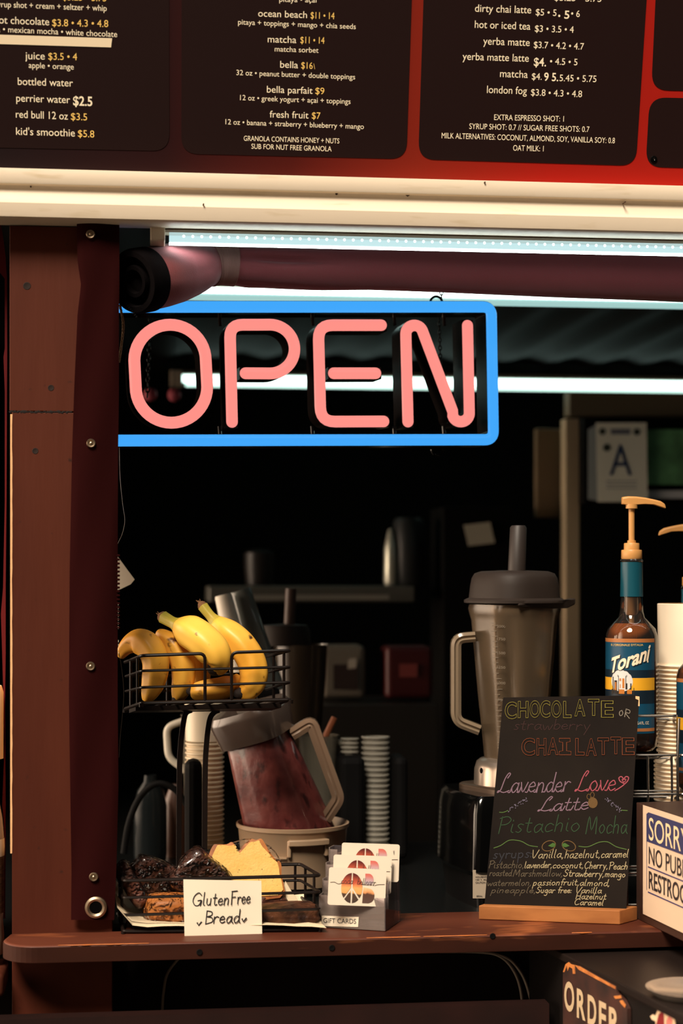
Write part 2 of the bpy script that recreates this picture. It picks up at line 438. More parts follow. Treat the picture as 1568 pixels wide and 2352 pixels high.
# ------------------------------------------------------------------ maroon side flap with snaps
yF = -.074
flap = thing('window_flap', 'narrow dark maroon canvas flap with brass snaps and a large eyelet, hanging down the post', 'flap', (PX(218, 1400, yF), yF, WY(218, 2115, yF).z))
L_ = [(176, 510), (178, 600), (186, 655), (178, 720), (170, 900), (165, 1050), (160, 1300), (158, 1600), (161, 1800), (164, 2000), (163, 2112)]
R_ = [(274, 510), (274, 600), (274, 655), (273, 720), (273, 900), (271, 1050), (270, 1300), (270, 1600), (272, 1800), (267, 2000), (262, 2114)]
def interp(T, y):
    for (x0, y0), (x1, y1) in zip(T, T[1:]):
        if y <= y1: return x0+(x1-x0)*(y-y0)/(y1-y0)
    return T[-1][0]
fm = MB(); rows = []
for i in range(90):
    y = 508+(2113-508)*i/89; a, b = interp(L_, y), interp(R_, y); row = []
    for j in range(13):
        t = j/12; bulge = .006*math.sin(t*math.pi)*(.6+.4*math.sin(y*.006))+.0016*math.sin(y*.012+t*5)
        row.append(WY(a+(b-a)*t, y, yF-.001-bulge if 0 < j < 12 else yF))
    rows.append(row)
bk = [[p+Vector((0, .0022, 0)) for p in r] for r in rows]
fm.rings([r+list(reversed(q)) for r, q in zip(rows, bk)], True, True)
obj('canvas', fm, M_canvas, flap)
M_brass = mat('brass', (196, 174, 146), .34, 1)
for px, py in ((208, 538), (209, 1018), (208, 1530), (215, 2014)):
    c = WY(px, py, yF-.0075); k = .00064
    s_ = MB().lathe([(k*10, -.001), (k*10.5, .001), (k*9, .0025), (k*6.5, .0022), (k*5.6, .0008), (k*3.4, .0008), (k*3, .0022), (k*1.2, .003), (.00005, .003)], c, 24, Matrix.Rotation(R(90), 3, 'X'))
    sn = obj('snap', s_, M_brass, flap)
c = WY(220, 2084, yF-.005); k = .00064
g = MB().lathe([(k*26, -.001), (k*25, .0022), (k*20, .0036), (k*15, .0022), (k*13.5, -.001)], c, 36, Matrix.Rotation(R(90), 3, 'X'))
obj('eyelet', g, M_brass, flap, label='large brass eyelet ring')
h = MB().lathe([(k*14, .0002), (.00005, .0002)], c-Vector((0, .0008, 0)), 30, Matrix.Rotation(R(90), 3, 'X'))
obj('eyelet_hole', h, mat('hole_black', (4, 3, 3), .9, spec=.05), flap)
z_ = MB()
for i in range(19):
    q = WY(272, 1276+i*9.2, yF); z_.tube([q+Vector((-.003, 0, 0)), q+Vector((.0012, 0, 0)), q+Vector((.0022, 0, 0))], [.0017, .0017, .0008], 6)
obj('zipper_teeth', z_, M_canvas, flap)
st = MB()
for y0 in range(1385, 1440, 9):
    st.tube([WY(271.5, y0, yF-.001), WY(271.5, y0+5, yF-.001)], .0003, 5)
for y0 in range(1470, 1500, 9):
    st.tube([WY(272, y0, yF-.001), WY(272, y0+5, yF-.001)], .0003, 5)
obj('stitching', st, M_paper, flap)

# ------------------------------------------------------------------ left of the post: next window's flap, frame and a bottle
mm = MB(); rows = []
for y, xl, xr in ((500, -3, 1), (520, -2, 3), (550, -30, 8), (590, -30, 13), (640, 11, 16), (800, 11, 16.5), (820, 8, 16.5), (900, 11, 16), (1150, 11, 15), (1350, 7, 13), (1410, 2, 13), (1500, 5, 13), (1620, 8, 11.5), (1700, 11, 12), (1760, 8.5, 12.5), (1850, 5, 13), (1880, 8, 12.5), (1920, 10, 13), (1960, 10, 13), (2110, 8, 12)):
    rows.append([WY(xl, y, .0), WY(xr, y, .0), WY(xr, y, .003), WY(xl, y, .003)])
obj('window_flap', MB().rings(rows), mat('red_canvas', (84, 24, 26), .85, spec=.1), label='thin red canvas flap edge at the far left, beyond the post', cat='flap')
def bottle_left():
    t = thing('plastic_bottle', 'clear plastic bottle with a beige label at the far left edge, beyond the post', 'bottle', W(-40, 2195, 2.62))
    c = W(-40, 2172, 2.62); k = dep(c)/F
    zz = lambda row: 1.62-(row-1316)*k
    X, Y = c.x, c.y
    body = MB().lathe([(.001, zz(2195)), (46*k, zz(2190)), (49*k, zz(2150)), (46*k, zz(2110)), (48*k, zz(2090)), (48*k, zz(1950)), (49*k, zz(1930)), (45*k, zz(1880)), (38*k, zz(1840)), (30*k, zz(1780)), (26*k, zz(1740))], (X, Y, 0), 28)
    obj('bottle_body', body, mat('clouded_plastic', (168, 148, 130), .25, trans=.2), t)
    lb = MB().lathe([(48.5*k, zz(2095)), (48.6*k, zz(1948))], (X, Y, 0), 28); obj('label', lb, mat('beige_label', (120, 88, 60), .6, var=((60, 42, 30), 60, (1, 1, 6))), t)
    bd = MB().lathe([(49.4*k, zz(1965)), (50*k, zz(1945)), (49.4*k, zz(1925))], (X, Y, 0), 28); obj('neck_band', bd, M_paper, t)
    cp = MB().lathe([(29*k, zz(1745)), (47*k, zz(1742)), (47.5*k, zz(1590)), (43*k, zz(1575)), (.001, zz(1572))], (X, Y, 0), 28); obj('cap', cp, mat('cream_cap', (232, 206, 166), .5), t)
bottle_left()
slab('trim_2', PX(-40, 1400, .02), PX(21.5, 1400, .02), .012, .06, 0, 1.02, mat('dark_sill', (38, 24, 19), .6))
ls = MB().box((PX(-130, 2225, 0), -.02, WY(0, 2228, 0).z-.001), (PX(278, 2225, 0)-PX(-20, 2225, 0), .16, .036)); obj('window_ledge', ls, M_shelf, label='short brown ledge end at the lower left, beyond the post', cat='ledge', bevel=.008)

# ------------------------------------------------------------------ menu board, leaning out at the top
mp = Plane((0, -.078, 2.2), (1, 0, 0), (0, -math.sin(.2), math.cos(.2)))
menu = thing('menu_board', 'long red and black menu board above the window, filled with cream drink and bowl prices', 'menu', (0, -.078, 2.2))
b_ = MB().prism(mp, [(-.70, -.02), (.95, -.02), (.95, .42), (-.70, .42)], -.008, 0)
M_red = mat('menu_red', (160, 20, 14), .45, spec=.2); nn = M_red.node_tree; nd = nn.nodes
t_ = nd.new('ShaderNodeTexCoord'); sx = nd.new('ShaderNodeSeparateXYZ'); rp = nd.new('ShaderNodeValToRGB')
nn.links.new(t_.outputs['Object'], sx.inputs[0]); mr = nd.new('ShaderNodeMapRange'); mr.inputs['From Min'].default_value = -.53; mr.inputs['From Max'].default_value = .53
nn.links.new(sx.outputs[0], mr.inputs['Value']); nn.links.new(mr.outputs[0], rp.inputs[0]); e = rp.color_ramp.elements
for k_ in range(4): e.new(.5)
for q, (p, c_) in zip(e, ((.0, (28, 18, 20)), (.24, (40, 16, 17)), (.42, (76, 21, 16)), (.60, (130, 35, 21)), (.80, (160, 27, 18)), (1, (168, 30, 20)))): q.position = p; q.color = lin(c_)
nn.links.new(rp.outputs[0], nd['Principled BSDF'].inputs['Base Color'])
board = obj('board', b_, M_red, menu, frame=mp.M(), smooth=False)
M_panel = mat('menu_panel', (32, 17, 16), .45, spec=.2)
M_cr = mat('menu_cream_print', (255, 240, 208), .6); M_ye = mat('menu_yellow_print', (252, 208, 112), .6)
def H(px, py): return mp.hit(px, py)
def panel(poly, r, lab):
    pts = [Vector((*H(*p), 0)) for p in poly]
    q = round_path(pts+[pts[0], pts[1]], r, 8) if False else None
    n = len(pts); out = []
    for i in range(n):
        p, a, b = pts[i], pts[i-1], pts[(i+1) % n]; rr = r[i] if isinstance(r, (list, tuple)) else r
        if rr <= 0: out.append(p); continue
        s0 = p+(a-p).normalized()*rr; s1 = p+(b-p).normalized()*rr
        out += [s0*(1-t)**2+p*2*t*(1-t)+s1*t*t for t in [k/8 for k in range(9)]]
    return obj('menu_panel', MB().prism(mp, [(p.x, p.y) for p in out], .0002, .0006), M_panel, menu, label=lab, smooth=False)
rr = .026
pl1 = panel([(-60, 338), (389, 347), (388, -30), (-60, -30)], [0, rr, 0, 0], 'leftmost black panel with hot chocolate, juice and water')
pl2 = panel([(416, 353), (933, 365.5), (946, -30), (417, -30)], [rr, rr, 0, 0], 'black panel with fruit bowls, granola line at the bottom')
pl3 = panel([(960, 366), (1459.5, 381), (1486, -30), (973, -30)], [rr, rr, 0, 0], 'black panel with tea, matcha and milk alternatives')
pl4 = panel([(1495, 206.5), (1640, 211), (1650, -30), (1506, -30)], [rr, 0, 0, 0], 'empty black panel, upper right corner')
pl5 = panel([(1482, 383.5), (1640, 388), (1640, 227), (1491, 223.5)], [rr, 0, 0, rr], 'empty black panel with a screw, right end')
OFF = .0009
def lines(pnl, cr, ye):
    for nm, T, m in (('lettering', cr, M_cr), ('price_lettering', ye, M_ye)):
        if not T: continue
        mb = MB()
        for L in T:
            s_, x0, y0, x1, y1, cap = L[:6]; text(mb, mp, s_, (x0, y0), (x1, y1), cap, L[6] if len(L) > 6 else .001, OFF)
        obj(nm, mb, m, pnl, smooth=False, label='yellow prices' if nm[0] == 'p' else None)
lines(pl1, [('syrup shot + cream + seltzer + whip', -12, 16, 245, 25.7, 14.5), ('hot chocolate', -13, 53.4, 113, 58.3, 18),
            ('mocha • mexican mocha • white chocolate', -48, 71.5, 269, 85.4, 14.5), ('juice', 58, 136, 103, 137, 18), ('apple • orange', 66, 156, 169.5, 160, 14),
            ('bottled water', 41, 195, 167.5, 199, 18), ('perrier water', 37.5, 233.2, 161, 237.3, 18), ('$2.5', 168, 241.8, 212, 243.4, 22, .02),
            ('red bull 12 oz', 36.5, 270.3, 156, 274.8, 18), ("kid's smoothie", 37, 309.5, 172, 313.6, 18)],
      [('$5.25 • 5.75', 144, .5, 244, 3.4, 17), ('$3.8 • 4.3 • 4.8', 120, 60, 248.5, 62.3, 17), ('$3.5 • 4', 111, 137.2, 177, 138.5, 17),
       ('$3.5', 163, 275.3, 200, 276.8, 17), ('$5.8', 179, 314.3, 216.5, 316, 17)])
lines(pl2, [('pitaya • açai', 641, 4.2, 726.5, 6, 12.5), ('ocean beach', 592.5, 38, 704.5, 41.8, 16.5), ('pitaya + toppings + mango + chia seeds', 546.5, 56.3, 816.5, 67, 12.8),
            ('matcha', 614.5, 97.3, 680, 99.2, 16.5), ('matcha sorbet', 630.5, 118.2, 731, 121.5, 12.8), ('bella', 643, 155.4, 684, 157, 16.5),
            ('32 oz • peanut butter + double toppings', 542.5, 172.4, 815, 182.6, 12.8), ('bella parfait', 612.5, 212.6, 717.5, 215.8, 16.5),
            ('12 oz • greek yogurt + açai + toppings', 551, 230, 804.5, 239, 12.8), ('fresh fruit', 619, 269.8, 708, 272.3, 16.5),
            ('12 oz • banana + straberry + blueberry + mango', 517.5, 285.6, 835, 296.6, 12.8),
            ('GRANOLA CONTAINS HONEY + NUTS', 559.5, 323.4, 778.7, 329.6, 12.4), ('SUB FOR NUT FREE GRANOLA', 577, 341.7, 761, 347.8, 12.4)],
      [('$11 • 14', 713, 42.6, 767.5, 44.2, 16), ('$11 • 14', 689.5, 99.2, 744.5, 100.6, 16), ('$16', 691.5, 157.4, 717.5, 158.5, 16), ('\\', 719.5, 158.5, 723, 158.7, 13),
       ('$9', 723.7, 216, 744.3, 216.8, 16), ('$7', 715.7, 272.7, 735.5, 273.4, 16)])
lines(pl3, [('$5.25 • 5.75', 1272, 1.4, 1380, 4.6, 16), ('dirty chai latte', 1090, 27, 1219, 31, 18), ('$5 • 5', 1229.5, 35.2, 1277, 37, 16), ('.', 1281, 38, 1286, 38.2, 22, .03), ('5', 1295, 42.6, 1306.5, 43, 19, .015), ('• 6', 1310.5, 38.6, 1330.5, 39.4, 16),
            ('hot or iced tea', 1089.5, 64, 1217, 68.6, 18), ('$3 • 3.5 • 4', 1227.5, 73, 1316.5, 75.6, 16), ('yerba matte', 1109, 102.2, 1215.5, 106, 18), ('$3.7 • 4.2 • 4.7', 1225, 110.2, 1340, 114.2, 16),
            ('yerba matte latte', 1061.5, 137.4, 1213.5, 142, 18), ('$4.', 1225, 151.4, 1253, 152.4, 20, .012), ('• 4.5 • 5', 1262, 148.2, 1325, 150.2, 16),
            ('matcha', 1147.5, 177, 1211, 179.2, 18), ('$4.', 1220.5, 182.8, 1243, 183.6, 16), ('9 5.', 1248.5, 185.4, 1281, 186.6, 19.5, .015), ('5.45 • 5.75', 1284, 186.4, 1368.5, 188.8, 16),
            ('london fog', 1117.5, 213.6, 1209, 216.8, 18), ('$3.8 • 4.3 • 4.8', 1218.5, 219.4, 1335.5, 223.4, 16),
            ('EXTRA ESPRESSO SHOT: 1', 1134, 275.6, 1294, 279.4, 13.6), ('SYRUP SHOT: 0.7 // SUGAR FREE SHOTS: 0.7', 1077, 296.2, 1352.5, 303.4, 13.6),
            ('MILK ALTERNATIVES: COCONUT, ALMOND, SOY, VANILLA SOY: 0.8', 1013.5, 317.6, 1411, 329.2, 13.6), ('OAT MILK: 1', 1177.5, 346, 1247.5, 347.8, 13.6)], [])
obj('cover_strip', MB().quadpx(mp, [(-12, 79.4), (257.5, 88), (255, 109), (-12, 101)], .0006, .0012), mat('cream_tape', (244, 224, 190), .6), menu, label='cream paper strip taped over a line', smooth=False)
obj('screw', MB().lathe([(.0048, .0006), (.0044, .002), (.0012, .0026), (.0001, .0012)], (0, 0, 0), 16), M_blackgl, pl5, frame=None) if False else None
q = mp.px(1500.7, 366, .0006); Mx = mp.M().to_3x3()
obj('screw', MB().lathe([(.0055, 0), (.005, .0014), (.0016, .002), (.0001, .0008)], q, 18, Mx), M_blackgl, pl5)

# ------------------------------------------------------------------ LED light bars
M_alu = mat('aluminium_channel', (150, 138, 120), .4, .2)
M_led = glow('led_dot', (236, 255, 255), 6.0)
M_led2 = glow('led_glow', (226, 255, 246), 5.5)
M_lens = clear('led_lens', (225, 235, 235), (230, 240, 240), .3, .15); 
bsd = [n_ for n_ in M_lens.node_tree.nodes if n_.type == 'BSDF_DIFFUSE'][0]
em_ = M_lens.node_tree.nodes.new('ShaderNodeEmission'); em_.inputs[0].default_value = lin((196, 226, 228)); em_.inputs[1].default_value = 2.4
for l in list(M_lens.node_tree.links):
    if l.from_node == bsd: M_lens.node_tree.links.new(em_.outputs[0], l.to_socket)
def led_bar(lab, x0, x1, y, ztop, zmid, zbot, w, cap, pitch, glowmat, dotmat, lensmat):
    t = thing('led_light_bar', lab, 'light', ((x0+x1)/2, y, zbot), 'LED bars on the ceiling' if False else None)
    ch = MB().rings([[Vector((x, y+a, z)) for a, z in ((-w*.5, zmid), (-w*.62, zmid+(ztop-zmid)*.25), (-w*.45, zmid+(ztop-zmid)*.45), (-w*.6, zmid+(ztop-zmid)*.6), (-w*.6, ztop), (w*.6, ztop), (w*.5, zmid))] for x in (x0, x1)])
    obj('channel', ch, M_alu, t, smooth=False)
    h = zmid-zbot
    arc_ = [math.pi*k/16 for k in range(17)]
    pf = lambda a: (w*.5*math.cos(math.pi-a), zmid-h*math.sin(a)**.7)
    if dotmat is M_led:
        ln = MB().rings([[Vector((x, y+pf(a)[0], pf(a)[1])) for a in arc_] for x in (x0+cap*.3, x1)], True, True)
        obj('lens', ln, lensmat, t)
        ds = MB(); nn_ = int((x1-x0-cap)/pitch)
        for i in range(nn_):
            x = x0+cap+pitch*(i+.5); zc = zmid-h*.22
            ds.lathe([(.0001, -.0022), (.0016, -.0015), (.0021, 0), (.0016, .0015), (.0001, .0022)], (x, y-w*.12, zc), 8)
        obj('led_strip', ds, dotmat, t, smooth=False)
        obj('tube_bottom', MB().box(((x0+x1)/2+cap*.3, y-w*.10, zbot+.0012), (x1-x0, w*.5, .0016)), glow('led_lens_edge', (235, 246, 246), 15.0), t, smooth=False)
    else:
        split = 3 if dotmat is not M_led2 else 2         # frosted lens: bright upper part over the diodes, paler lower part
        n_s = int((x1-x0)/pitch*2); rs = []
        for i in range(n_s+1):
            x = x0+(x1-x0)*i/n_s; k = 1.0 if i % 2 else .97
            rs.append([Vector((x, y+pf(a)[0]*1.06-.0006, zmid-(zmid-pf(a)[1])*k*1.01)) for a in arc_[:split+1]]+[Vector((x, y+w*.1, zmid-.001))])
        obj('led_strip', MB().rings(rs, True, True), dotmat, t)
        obj('lens', MB().rings([[Vector((x, y+pf(a)[0], pf(a)[1])) for a in arc_] for x in (x0+cap*.3, x1)], True, True), lensmat, t)
    if cap:
        cc = MB().rings([[Vector((x, y+a, z)) for a, z in ((-w*.72, ztop+.001), (-w*.72, zmid), (-w*.6, zbot+h*.25), (-w*.2, zbot-.002), (w*.4, zbot-.002), (w*.7, zmid), (w*.7, ztop+.001))] for x in (x0-cap, x0+cap*.02)])
        obj('end_cap', cc, M_cream, t, bevel=.002)
    return t
y1 = -.043
zr = lambda row, y, px=784: WY(px, row, y).z
led_bar('nearest white LED bar, clear tube with cream end cap, just under the cream moulding', WY(378, 540, y1).x, 1.15, y1, zr(527, y1), zr(546, y1), zr(571.5, y1), .026, .022, .01365, None, M_led, M_lens)
M_lens2 = mat('led_frosted', (180, 215, 215), .4, emit=((178, 226, 222), .78))
y2 = .50
led_bar('second white LED bar, seen behind the rolled maroon curtain and above the sign', WY(380, 660, y2).x, 1.5, y2, zr(651, y2), zr(668, y2), zr(696, y2), .03, .02, .0125, None, M_led2, M_lens2)
y3 = 1.78
led_bar('farthest white LED bar at the back, seen through the letters of the sign', WY(418, 870, y3).x, 2.0-.06, y3, zr(858, y3), zr(868, y3), zr(892, y3), .034, .03, .0158, None, glow('led_far', (220, 255, 244), 4.0), mat('led_frosted_far', (190, 215, 205), .4, emit=((200, 240, 226), 2.2)))

# ------------------------------------------------------------------ rolled curtain
cur = thing('rolled_curtain', 'maroon canvas curtain rolled up under the lights, tied with a ribbed strap', 'curtain', WY(900, 665, .05))
# (px, row, radius px)
cp = [(318, 645, 72, 2.64), (340, 641, 71, 2.655), (372, 634, 70, 2.67), (405, 626, 67, 2.69), (440, 617, 59, 2.71), (470, 610, 50, 2.73), (490, 606.5, 46, 2.74), (510, 606, 45.5, 2.745), (530, 607, 46, 2.75), (556, 609, 47.5, 2.755), (600, 611, 48, 2.76), (660, 614, 49, 2.765), (740, 616, 50, 2.775), (850, 615, 50, 2.79), (1000, 617, 53, 2.81), (1150, 621, 56, 2.83), (1300, 626, 58, 2.845), (1568, 634, 60, 2.875), (1750, 640, 60, 2.90)]
P = [W(a, b, d) for a, b, r, d in cp]; Rr = [r*d/F for a, b, r, d in cp]
Ps = smooth_path(P, 5); Rs = []
for i in range(len(Rr)-1): Rs += [Rr[i]+(Rr[i+1]-Rr[i])*k/5 for k in range(5)]
Rs.append(Rr[-1])
def roll(mb, Ps, Rs, n, fold):
    rings = []
    for i, (p, r) in enumerate(zip(Ps, Rs)):
        a = Ps[max(i-1, 0)]; b = Ps[min(i+1, len(Ps)-1)]; t = (b-a).normalized()
        x = (upv-t*t.dot(upv)).normalized(); y = t.cross(x)
        ring = []
        for j in range(n):
            an = 2*math.pi*j/n; k = r*(1+fold(p, an))
            ring.append(p+(x*math.cos(an)+y*math.sin(an))*k)
        rings.append(ring)
    return mb.rings(rings, True, True)
sx0 = W(510, 606, 2.745).x
def fold(p, an):
    u = abs(p.x-sx0); g = math.exp(-max(u-.018, 0)/.045)
    f = .13*g*abs(math.sin(an*3.1+.9))*min(1, max(0, u-.021)/.02) + .36*math.exp(-((u-.09)/.07)**2)*(p.x > sx0)*(-math.exp(-((an-1.35)/.20)**2))
    return f+.012*math.sin(an*2+p.x*9)
obj('canvas', roll(MB(), Ps, Rs, 72, fold), M_canvas_roll := mat('maroon_canvas_roll', (128, 54, 58), .8, sheen=.3, bump=(700, .3, .001), spots=((120, 70, 68), 400, .62, .75)), cur, angle=80)
i0 = [i for i, p in enumerate(Ps) if W(480, 606, 2.735).x < p.x < W(541, 606, 2.755).x]
sp = [Ps[i] for i in i0]; sr = [Rs[i]+.0022 for i in i0]
strap = MB(); ss = []; rr_ = []
for k in range(37):
    t = k/36*(len(sp)-1); i = min(int(t), len(sp)-2); ss.append(sp[i].lerp(sp[i+1], t-i)); rr_.append(sr[i]+(sr[i+1]-sr[i])*(t-i)+(.0005 if k % 2 else 0))
roll(strap, ss, rr_, 48, lambda p, a: 0)
obj('strap', strap, mat('ribbed_strap', (132, 92, 84), .8), cur, label='ribbed brown strap', angle=20)
# hollow dark end with a toothed edge
e0 = Ps[0]; ax = (Ps[0]-Ps[2]).normalized(); q_ = ax.to_track_quat('Z', 'Y').to_matrix()
r0 = Rs[0]
en = MB().lathe([(r0*1.04, -.018), (r0*1.04, .006), (r0*.97, .014), (r0*.80, .014), (r0*.76, .003), (r0*.55, .003), (r0*.5, .011), (r0*.38, .011), (r0*.34, .002), (.0001, .002)], e0, 48, q_)
obj('end_hem', en, mat('black_hem', (10, 7, 8), .95, spec=.05, bump=(600, .4, .001)), cur, label='dark hollow end of the roll')
zt = MB()
for k in range(60):
    a = 2*math.pi*k/60; d_ = q_ @ Vector((math.cos(a), math.sin(a), 0)); zt.box(e0+ax*.011+d_*r0*.90, (.003, .003, .004), q_ @ Matrix.Rotation(a, 3, 'Z'))
for k in range(9):
    a = math.pi*1.62-k*.075; pq = W(288+k*3.4, 693+k*4.2, 2.64); zt.tube([pq, pq+Vector((-.0025, 0, -.002))], [.0017, .0009], 6)
obj('zipper_teeth', zt, M_black, cur)
wr = MB().tube(smooth_path([W(284, 516, 2.66), (W(310, 522, 2.66)), W(330, 518, 2.66), W(352, 524, 2.66)], 5), .002, 6)
obj('cable', wr, M_blackgl, None, label='short black cable under the moulding beside the light bar end cap', cat='cable')

# ------------------------------------------------------------------ OPEN sign
A_ = W(268, 856, 2.835); B_ = W(1140, 857, 2.985); C_ = A_+Vector((0, .0, .3))
sg = plane3(A_, B_, C_)
sign = thing('open_sign', 'lit neon style OPEN sign with pink letters in a blue border, hanging in the window', 'sign', A_)
M_pink = mat('pink_neon', (250, 120, 116), .35, emit=((255, 146, 136), 1.0)); 
M_blue = mat('blue_neon', (40, 140, 240), .3, emit=((66, 170, 255), .97))
for m_, gradc in ((M_pink, None), (M_blue, None)): m_.node_tree.nodes['Principled BSDF'].inputs['Base Color'].default_value = lin((60, 30, 30) if m_ is M_pink else (20, 40, 60))
M_house = mat('sign_housing', (30, 22, 20), .22, spec=.6)
S_ = 2.86/F
def L2(pts): return [Vector((*sg.hit(*p), 0)) for p in pts]
def neon(mb, P, w, closed=False):
    """half round light tube following 2-D path P"""
    P = [Vector((p.x, p.y)) for p in P]; ws = [1.0]*len(P)
    if not closed:
        a = (P[0]-P[1]).normalized(); b = (P[-1]-P[-2]).normalized()
        hd = [P[0]+a*w*math.sin(R(t)) for t in (88, 72, 54, 36, 18)]; tl = [P[-1]+b*w*math.sin(R(t)) for t in (18, 36, 54, 72, 88)]
        ws = [math.cos(R(t)) for t in (88, 72, 54, 36, 18)]+ws+[math.cos(R(t)) for t in (18, 36, 54, 72, 88)]
        P = hd+P+tl
    n = len(P); rs = []
    for i, p in enumerate(P):
        a = P[i-1] if (i or closed) else p; b = P[(i+1) % n] if (i < n-1 or closed) else p
        t = (b-a).normalized(); nn_ = Vector((-t.y, t.x)); k = w*ws[i]
        rs.append([sg.at(*(p+nn_*k*math.cos(an)), .0005+w*.7*ws[i]*math.sin(an)) for an in [math.pi*j/10 for j in range(11)]])
    mb.rings(rs, True, not closed, closed); return mb
def house(mb, P, w, d0, d1, closed=False):
    P = [Vector((p.x, p.y)) for p in P]; n = len(P); rs = []
    for i, p in enumerate(P):
        a = P[i-1] if (i or closed) else p; b = P[(i+1) % n] if (i < n-1 or closed) else p
        t = (b-a).normalized(); nn_ = Vector((-t.y, t.x)); q = p+(-t*w if (not closed and i == 0) else t*w if (not closed and i == n-1) else Vector((0, 0)))
        rs.append([sg.at(*(q+nn_*w), d1), sg.at(*(q-nn_*w), d1), sg.at(*(q-nn_*w*.9), d0), sg.at(*(q+nn_*w*.9), d0)])
    mb.rings(rs, True, not closed, closed); return mb
def stadium(cx0, cy0, cx1, cy1, r):
    o = []
    for k in range(25): a = math.pi*k/24; o.append((cx0+r*math.cos(a), cy0-r*math.sin(a)))
    for k in range(25): a = math.pi+math.pi*k/24; o.append((cx1+r*math.cos(a), cy1-r*math.sin(a)))
    return o
wl = 13.6*S_
letters = []
O_ = L2(stadium(390.3, 828, 393.5, 889, 82))
P1 = round_path(L2([(532.5, 969), (527.5, 746), (612, 746), (676, 746)]), 26*S_)[:-1]
bowl = [(620+56*math.cos(R(90-k*7.5)), 801.8-56*math.sin(R(90-k*7.5))) for k in range(25)]
P1 = round_path(L2([(532.5, 969), (527.5, 746), (590, 746)]), 30*S_)+L2(bowl)+L2([(563.5, 857.5)])
E1 = round_path(L2([(875, 747), (730.5, 747), (736, 968.5), (880.5, 968)]), 34*S_)
E2 = L2([(766, 857.5), (862, 857.5)])
N1 = round_path(L2([(936.3, 968.5), (930, 738), (957, 741), (1042, 966), (1079.5, 975), (1073, 748)]), [0, 34*S_, 40*S_, 40*S_, 40*S_, 0], 9)
N1 = L2([(936.3, 968.5), (931.6, 775)])
arc = [(951.2+19.6*math.cos(R(180-k*12)), 767-19.6*math.sin(R(180-k*12))) for k in range(14)]
N1 = N1+L2(arc)+L2([(1039, 945)])
arc2 = [(1057.6+19.6*math.cos(R(200+k*12)), 949-19.6*math.sin(R(200+k*12))) for k in range(0, 14)]
N1 = N1+L2(arc2)+L2([(1077, 945), (1073, 748)])
for paths, lab in (([(O_, True)], 'pink letter O'), ([(P1, False)], 'pink letter P'), ([(E1, False), (E2, False)], 'pink letter E'), ([(N1, False)], 'pink letter N')):
    a, b = MB(), MB()
    for p, cl in paths: neon(a, p, wl, cl); house(b, p, wl*1.02, -.058, .0005, cl)
    lt = obj('letter', a, M_pink, sign, label=lab, angle=60); obj('letter_housing', b, M_house, lt, label='black housing behind the letter', angle=30)
bp = L2([(246, 705), (1127.5, 705), (1132.5, 1010), (240, 1012)])
bpath = []
for i in range(4):
    p, a, b = bp[i], bp[i-1], bp[(i+1) % 4]; q = 22*S_; s0 = p+(a-p).normalized()*q; s1 = p+(b-p).normalized()*q
    bpath += [s0*(1-t)**2+p*2*t*(1-t)+s1*t*t for t in [k/8 for k in range(9)]]
# denser straight runs
bd = obj('border', neon(MB(), bpath, 13.4*S_, True), M_blue, sign, label='blue border tube', angle=60)
obj('border_housing', house(MB(), bpath, 14.2*S_, -.06, .0005, True), M_house, bd, angle=30)
M_brk = mat('clear_bracket', (60, 50, 48), .15)
for x in (520, 735, 925, 1040):
    for y0, y1_ in ((714, 742), (975, 1002)):
        obj('bracket', MB().tube([sg.px(x-8, y0, -.035), sg.px(x-6, y1_, -.035)], .003, 8), M_brk, sign)
for x, y, s in ((1013, 690, 1), (1016, 1028, -1)):
    c = sg.px(x, y, -.03); hk = MB().tube([c+sg.u*.0105*math.cos(a)+Vector((0, 0, s*(.001+.0105*math.sin(a)))) for a in [math.pi*k/14 for k in range(15)]], .0022, 8)
    obj('hook', hk, M_blackgl, sign)
def chain(name, p0, p1, parent, r=.0055):
    p0, p1 = Vector(p0), Vector(p1); n_ = int((p1-p0).length/(r*1.55)); m_ = MB(); dr = (p1-p0).normalized()
    sd = dr.cross(fwd).normalized(); fd = dr.cross(sd)
    for i in range(n_):
        c = p0+(p1-p0)*(i+.5)/n_; a_ = sd if i % 2 else fd
        m_.tube([c+dr*r*math.cos(t)+a_*r*.55*math.sin(t) for t in [2*math.pi*k/12 for k in range(12)]], .0011, 6, loop=True)
    return obj(name, m_, M_blackmt, parent)
chain('chain', W(1010, 578, 2.99), W(1014, 690, 2.99), sign)
chain('chain', W(352, 576, 2.945), W(338, 912, 2.945), sign)
chain('chain', W(1008, 730, 3.06), W(1012, 850, 3.06), sign, .0045)
cdp = smooth_path([W(274, 1028, 2.75), W(276, 1100, 2.74), W(282, 1160, 2.73), W(286.5, 1195, 2.72), W(281, 1225, 2.72), W(270, 1249, 2.72)], 6)
obj('cord', MB().tube(cdp, .0004, 6), mat('pale_string', (200, 196, 190), .6), None, label='thin pale string looping out below the sign beside the maroon flap', cat='string')
obj('string', MB().tube(smooth_path([W(273, 1500, 2.70), W(279, 1535, 2.70), W(284, 1590, 2.70), W(281, 1640, 2.70), W(276, 1690, 2.70), W(273, 1740, 2.70)], 6), .0005, 6), mat('grey_string', (130, 124, 116), .6), None, label='thin grey string beside the maroon flap, left of the banana basket', cat='string')
rp_ = MB(); a0 = [W(275, 700, 2.72), W(283, 745, 2.72), W(279, 790, 2.72), W(273, 832, 2.72)]; ps = smooth_path(a0, 16)
for k in range(3):
    rp_.tube([p+Vector((math.cos(i*.75+k*2.1), math.sin(i*.75+k*2.1), 0))*.0012 for i, p in enumerate(ps)], .0011, 6)
obj('rope', rp_, mat('twisted_rope', (150, 120, 88), .8), None, label='short twisted rope beside the left edge of the lit sign', cat='rope')
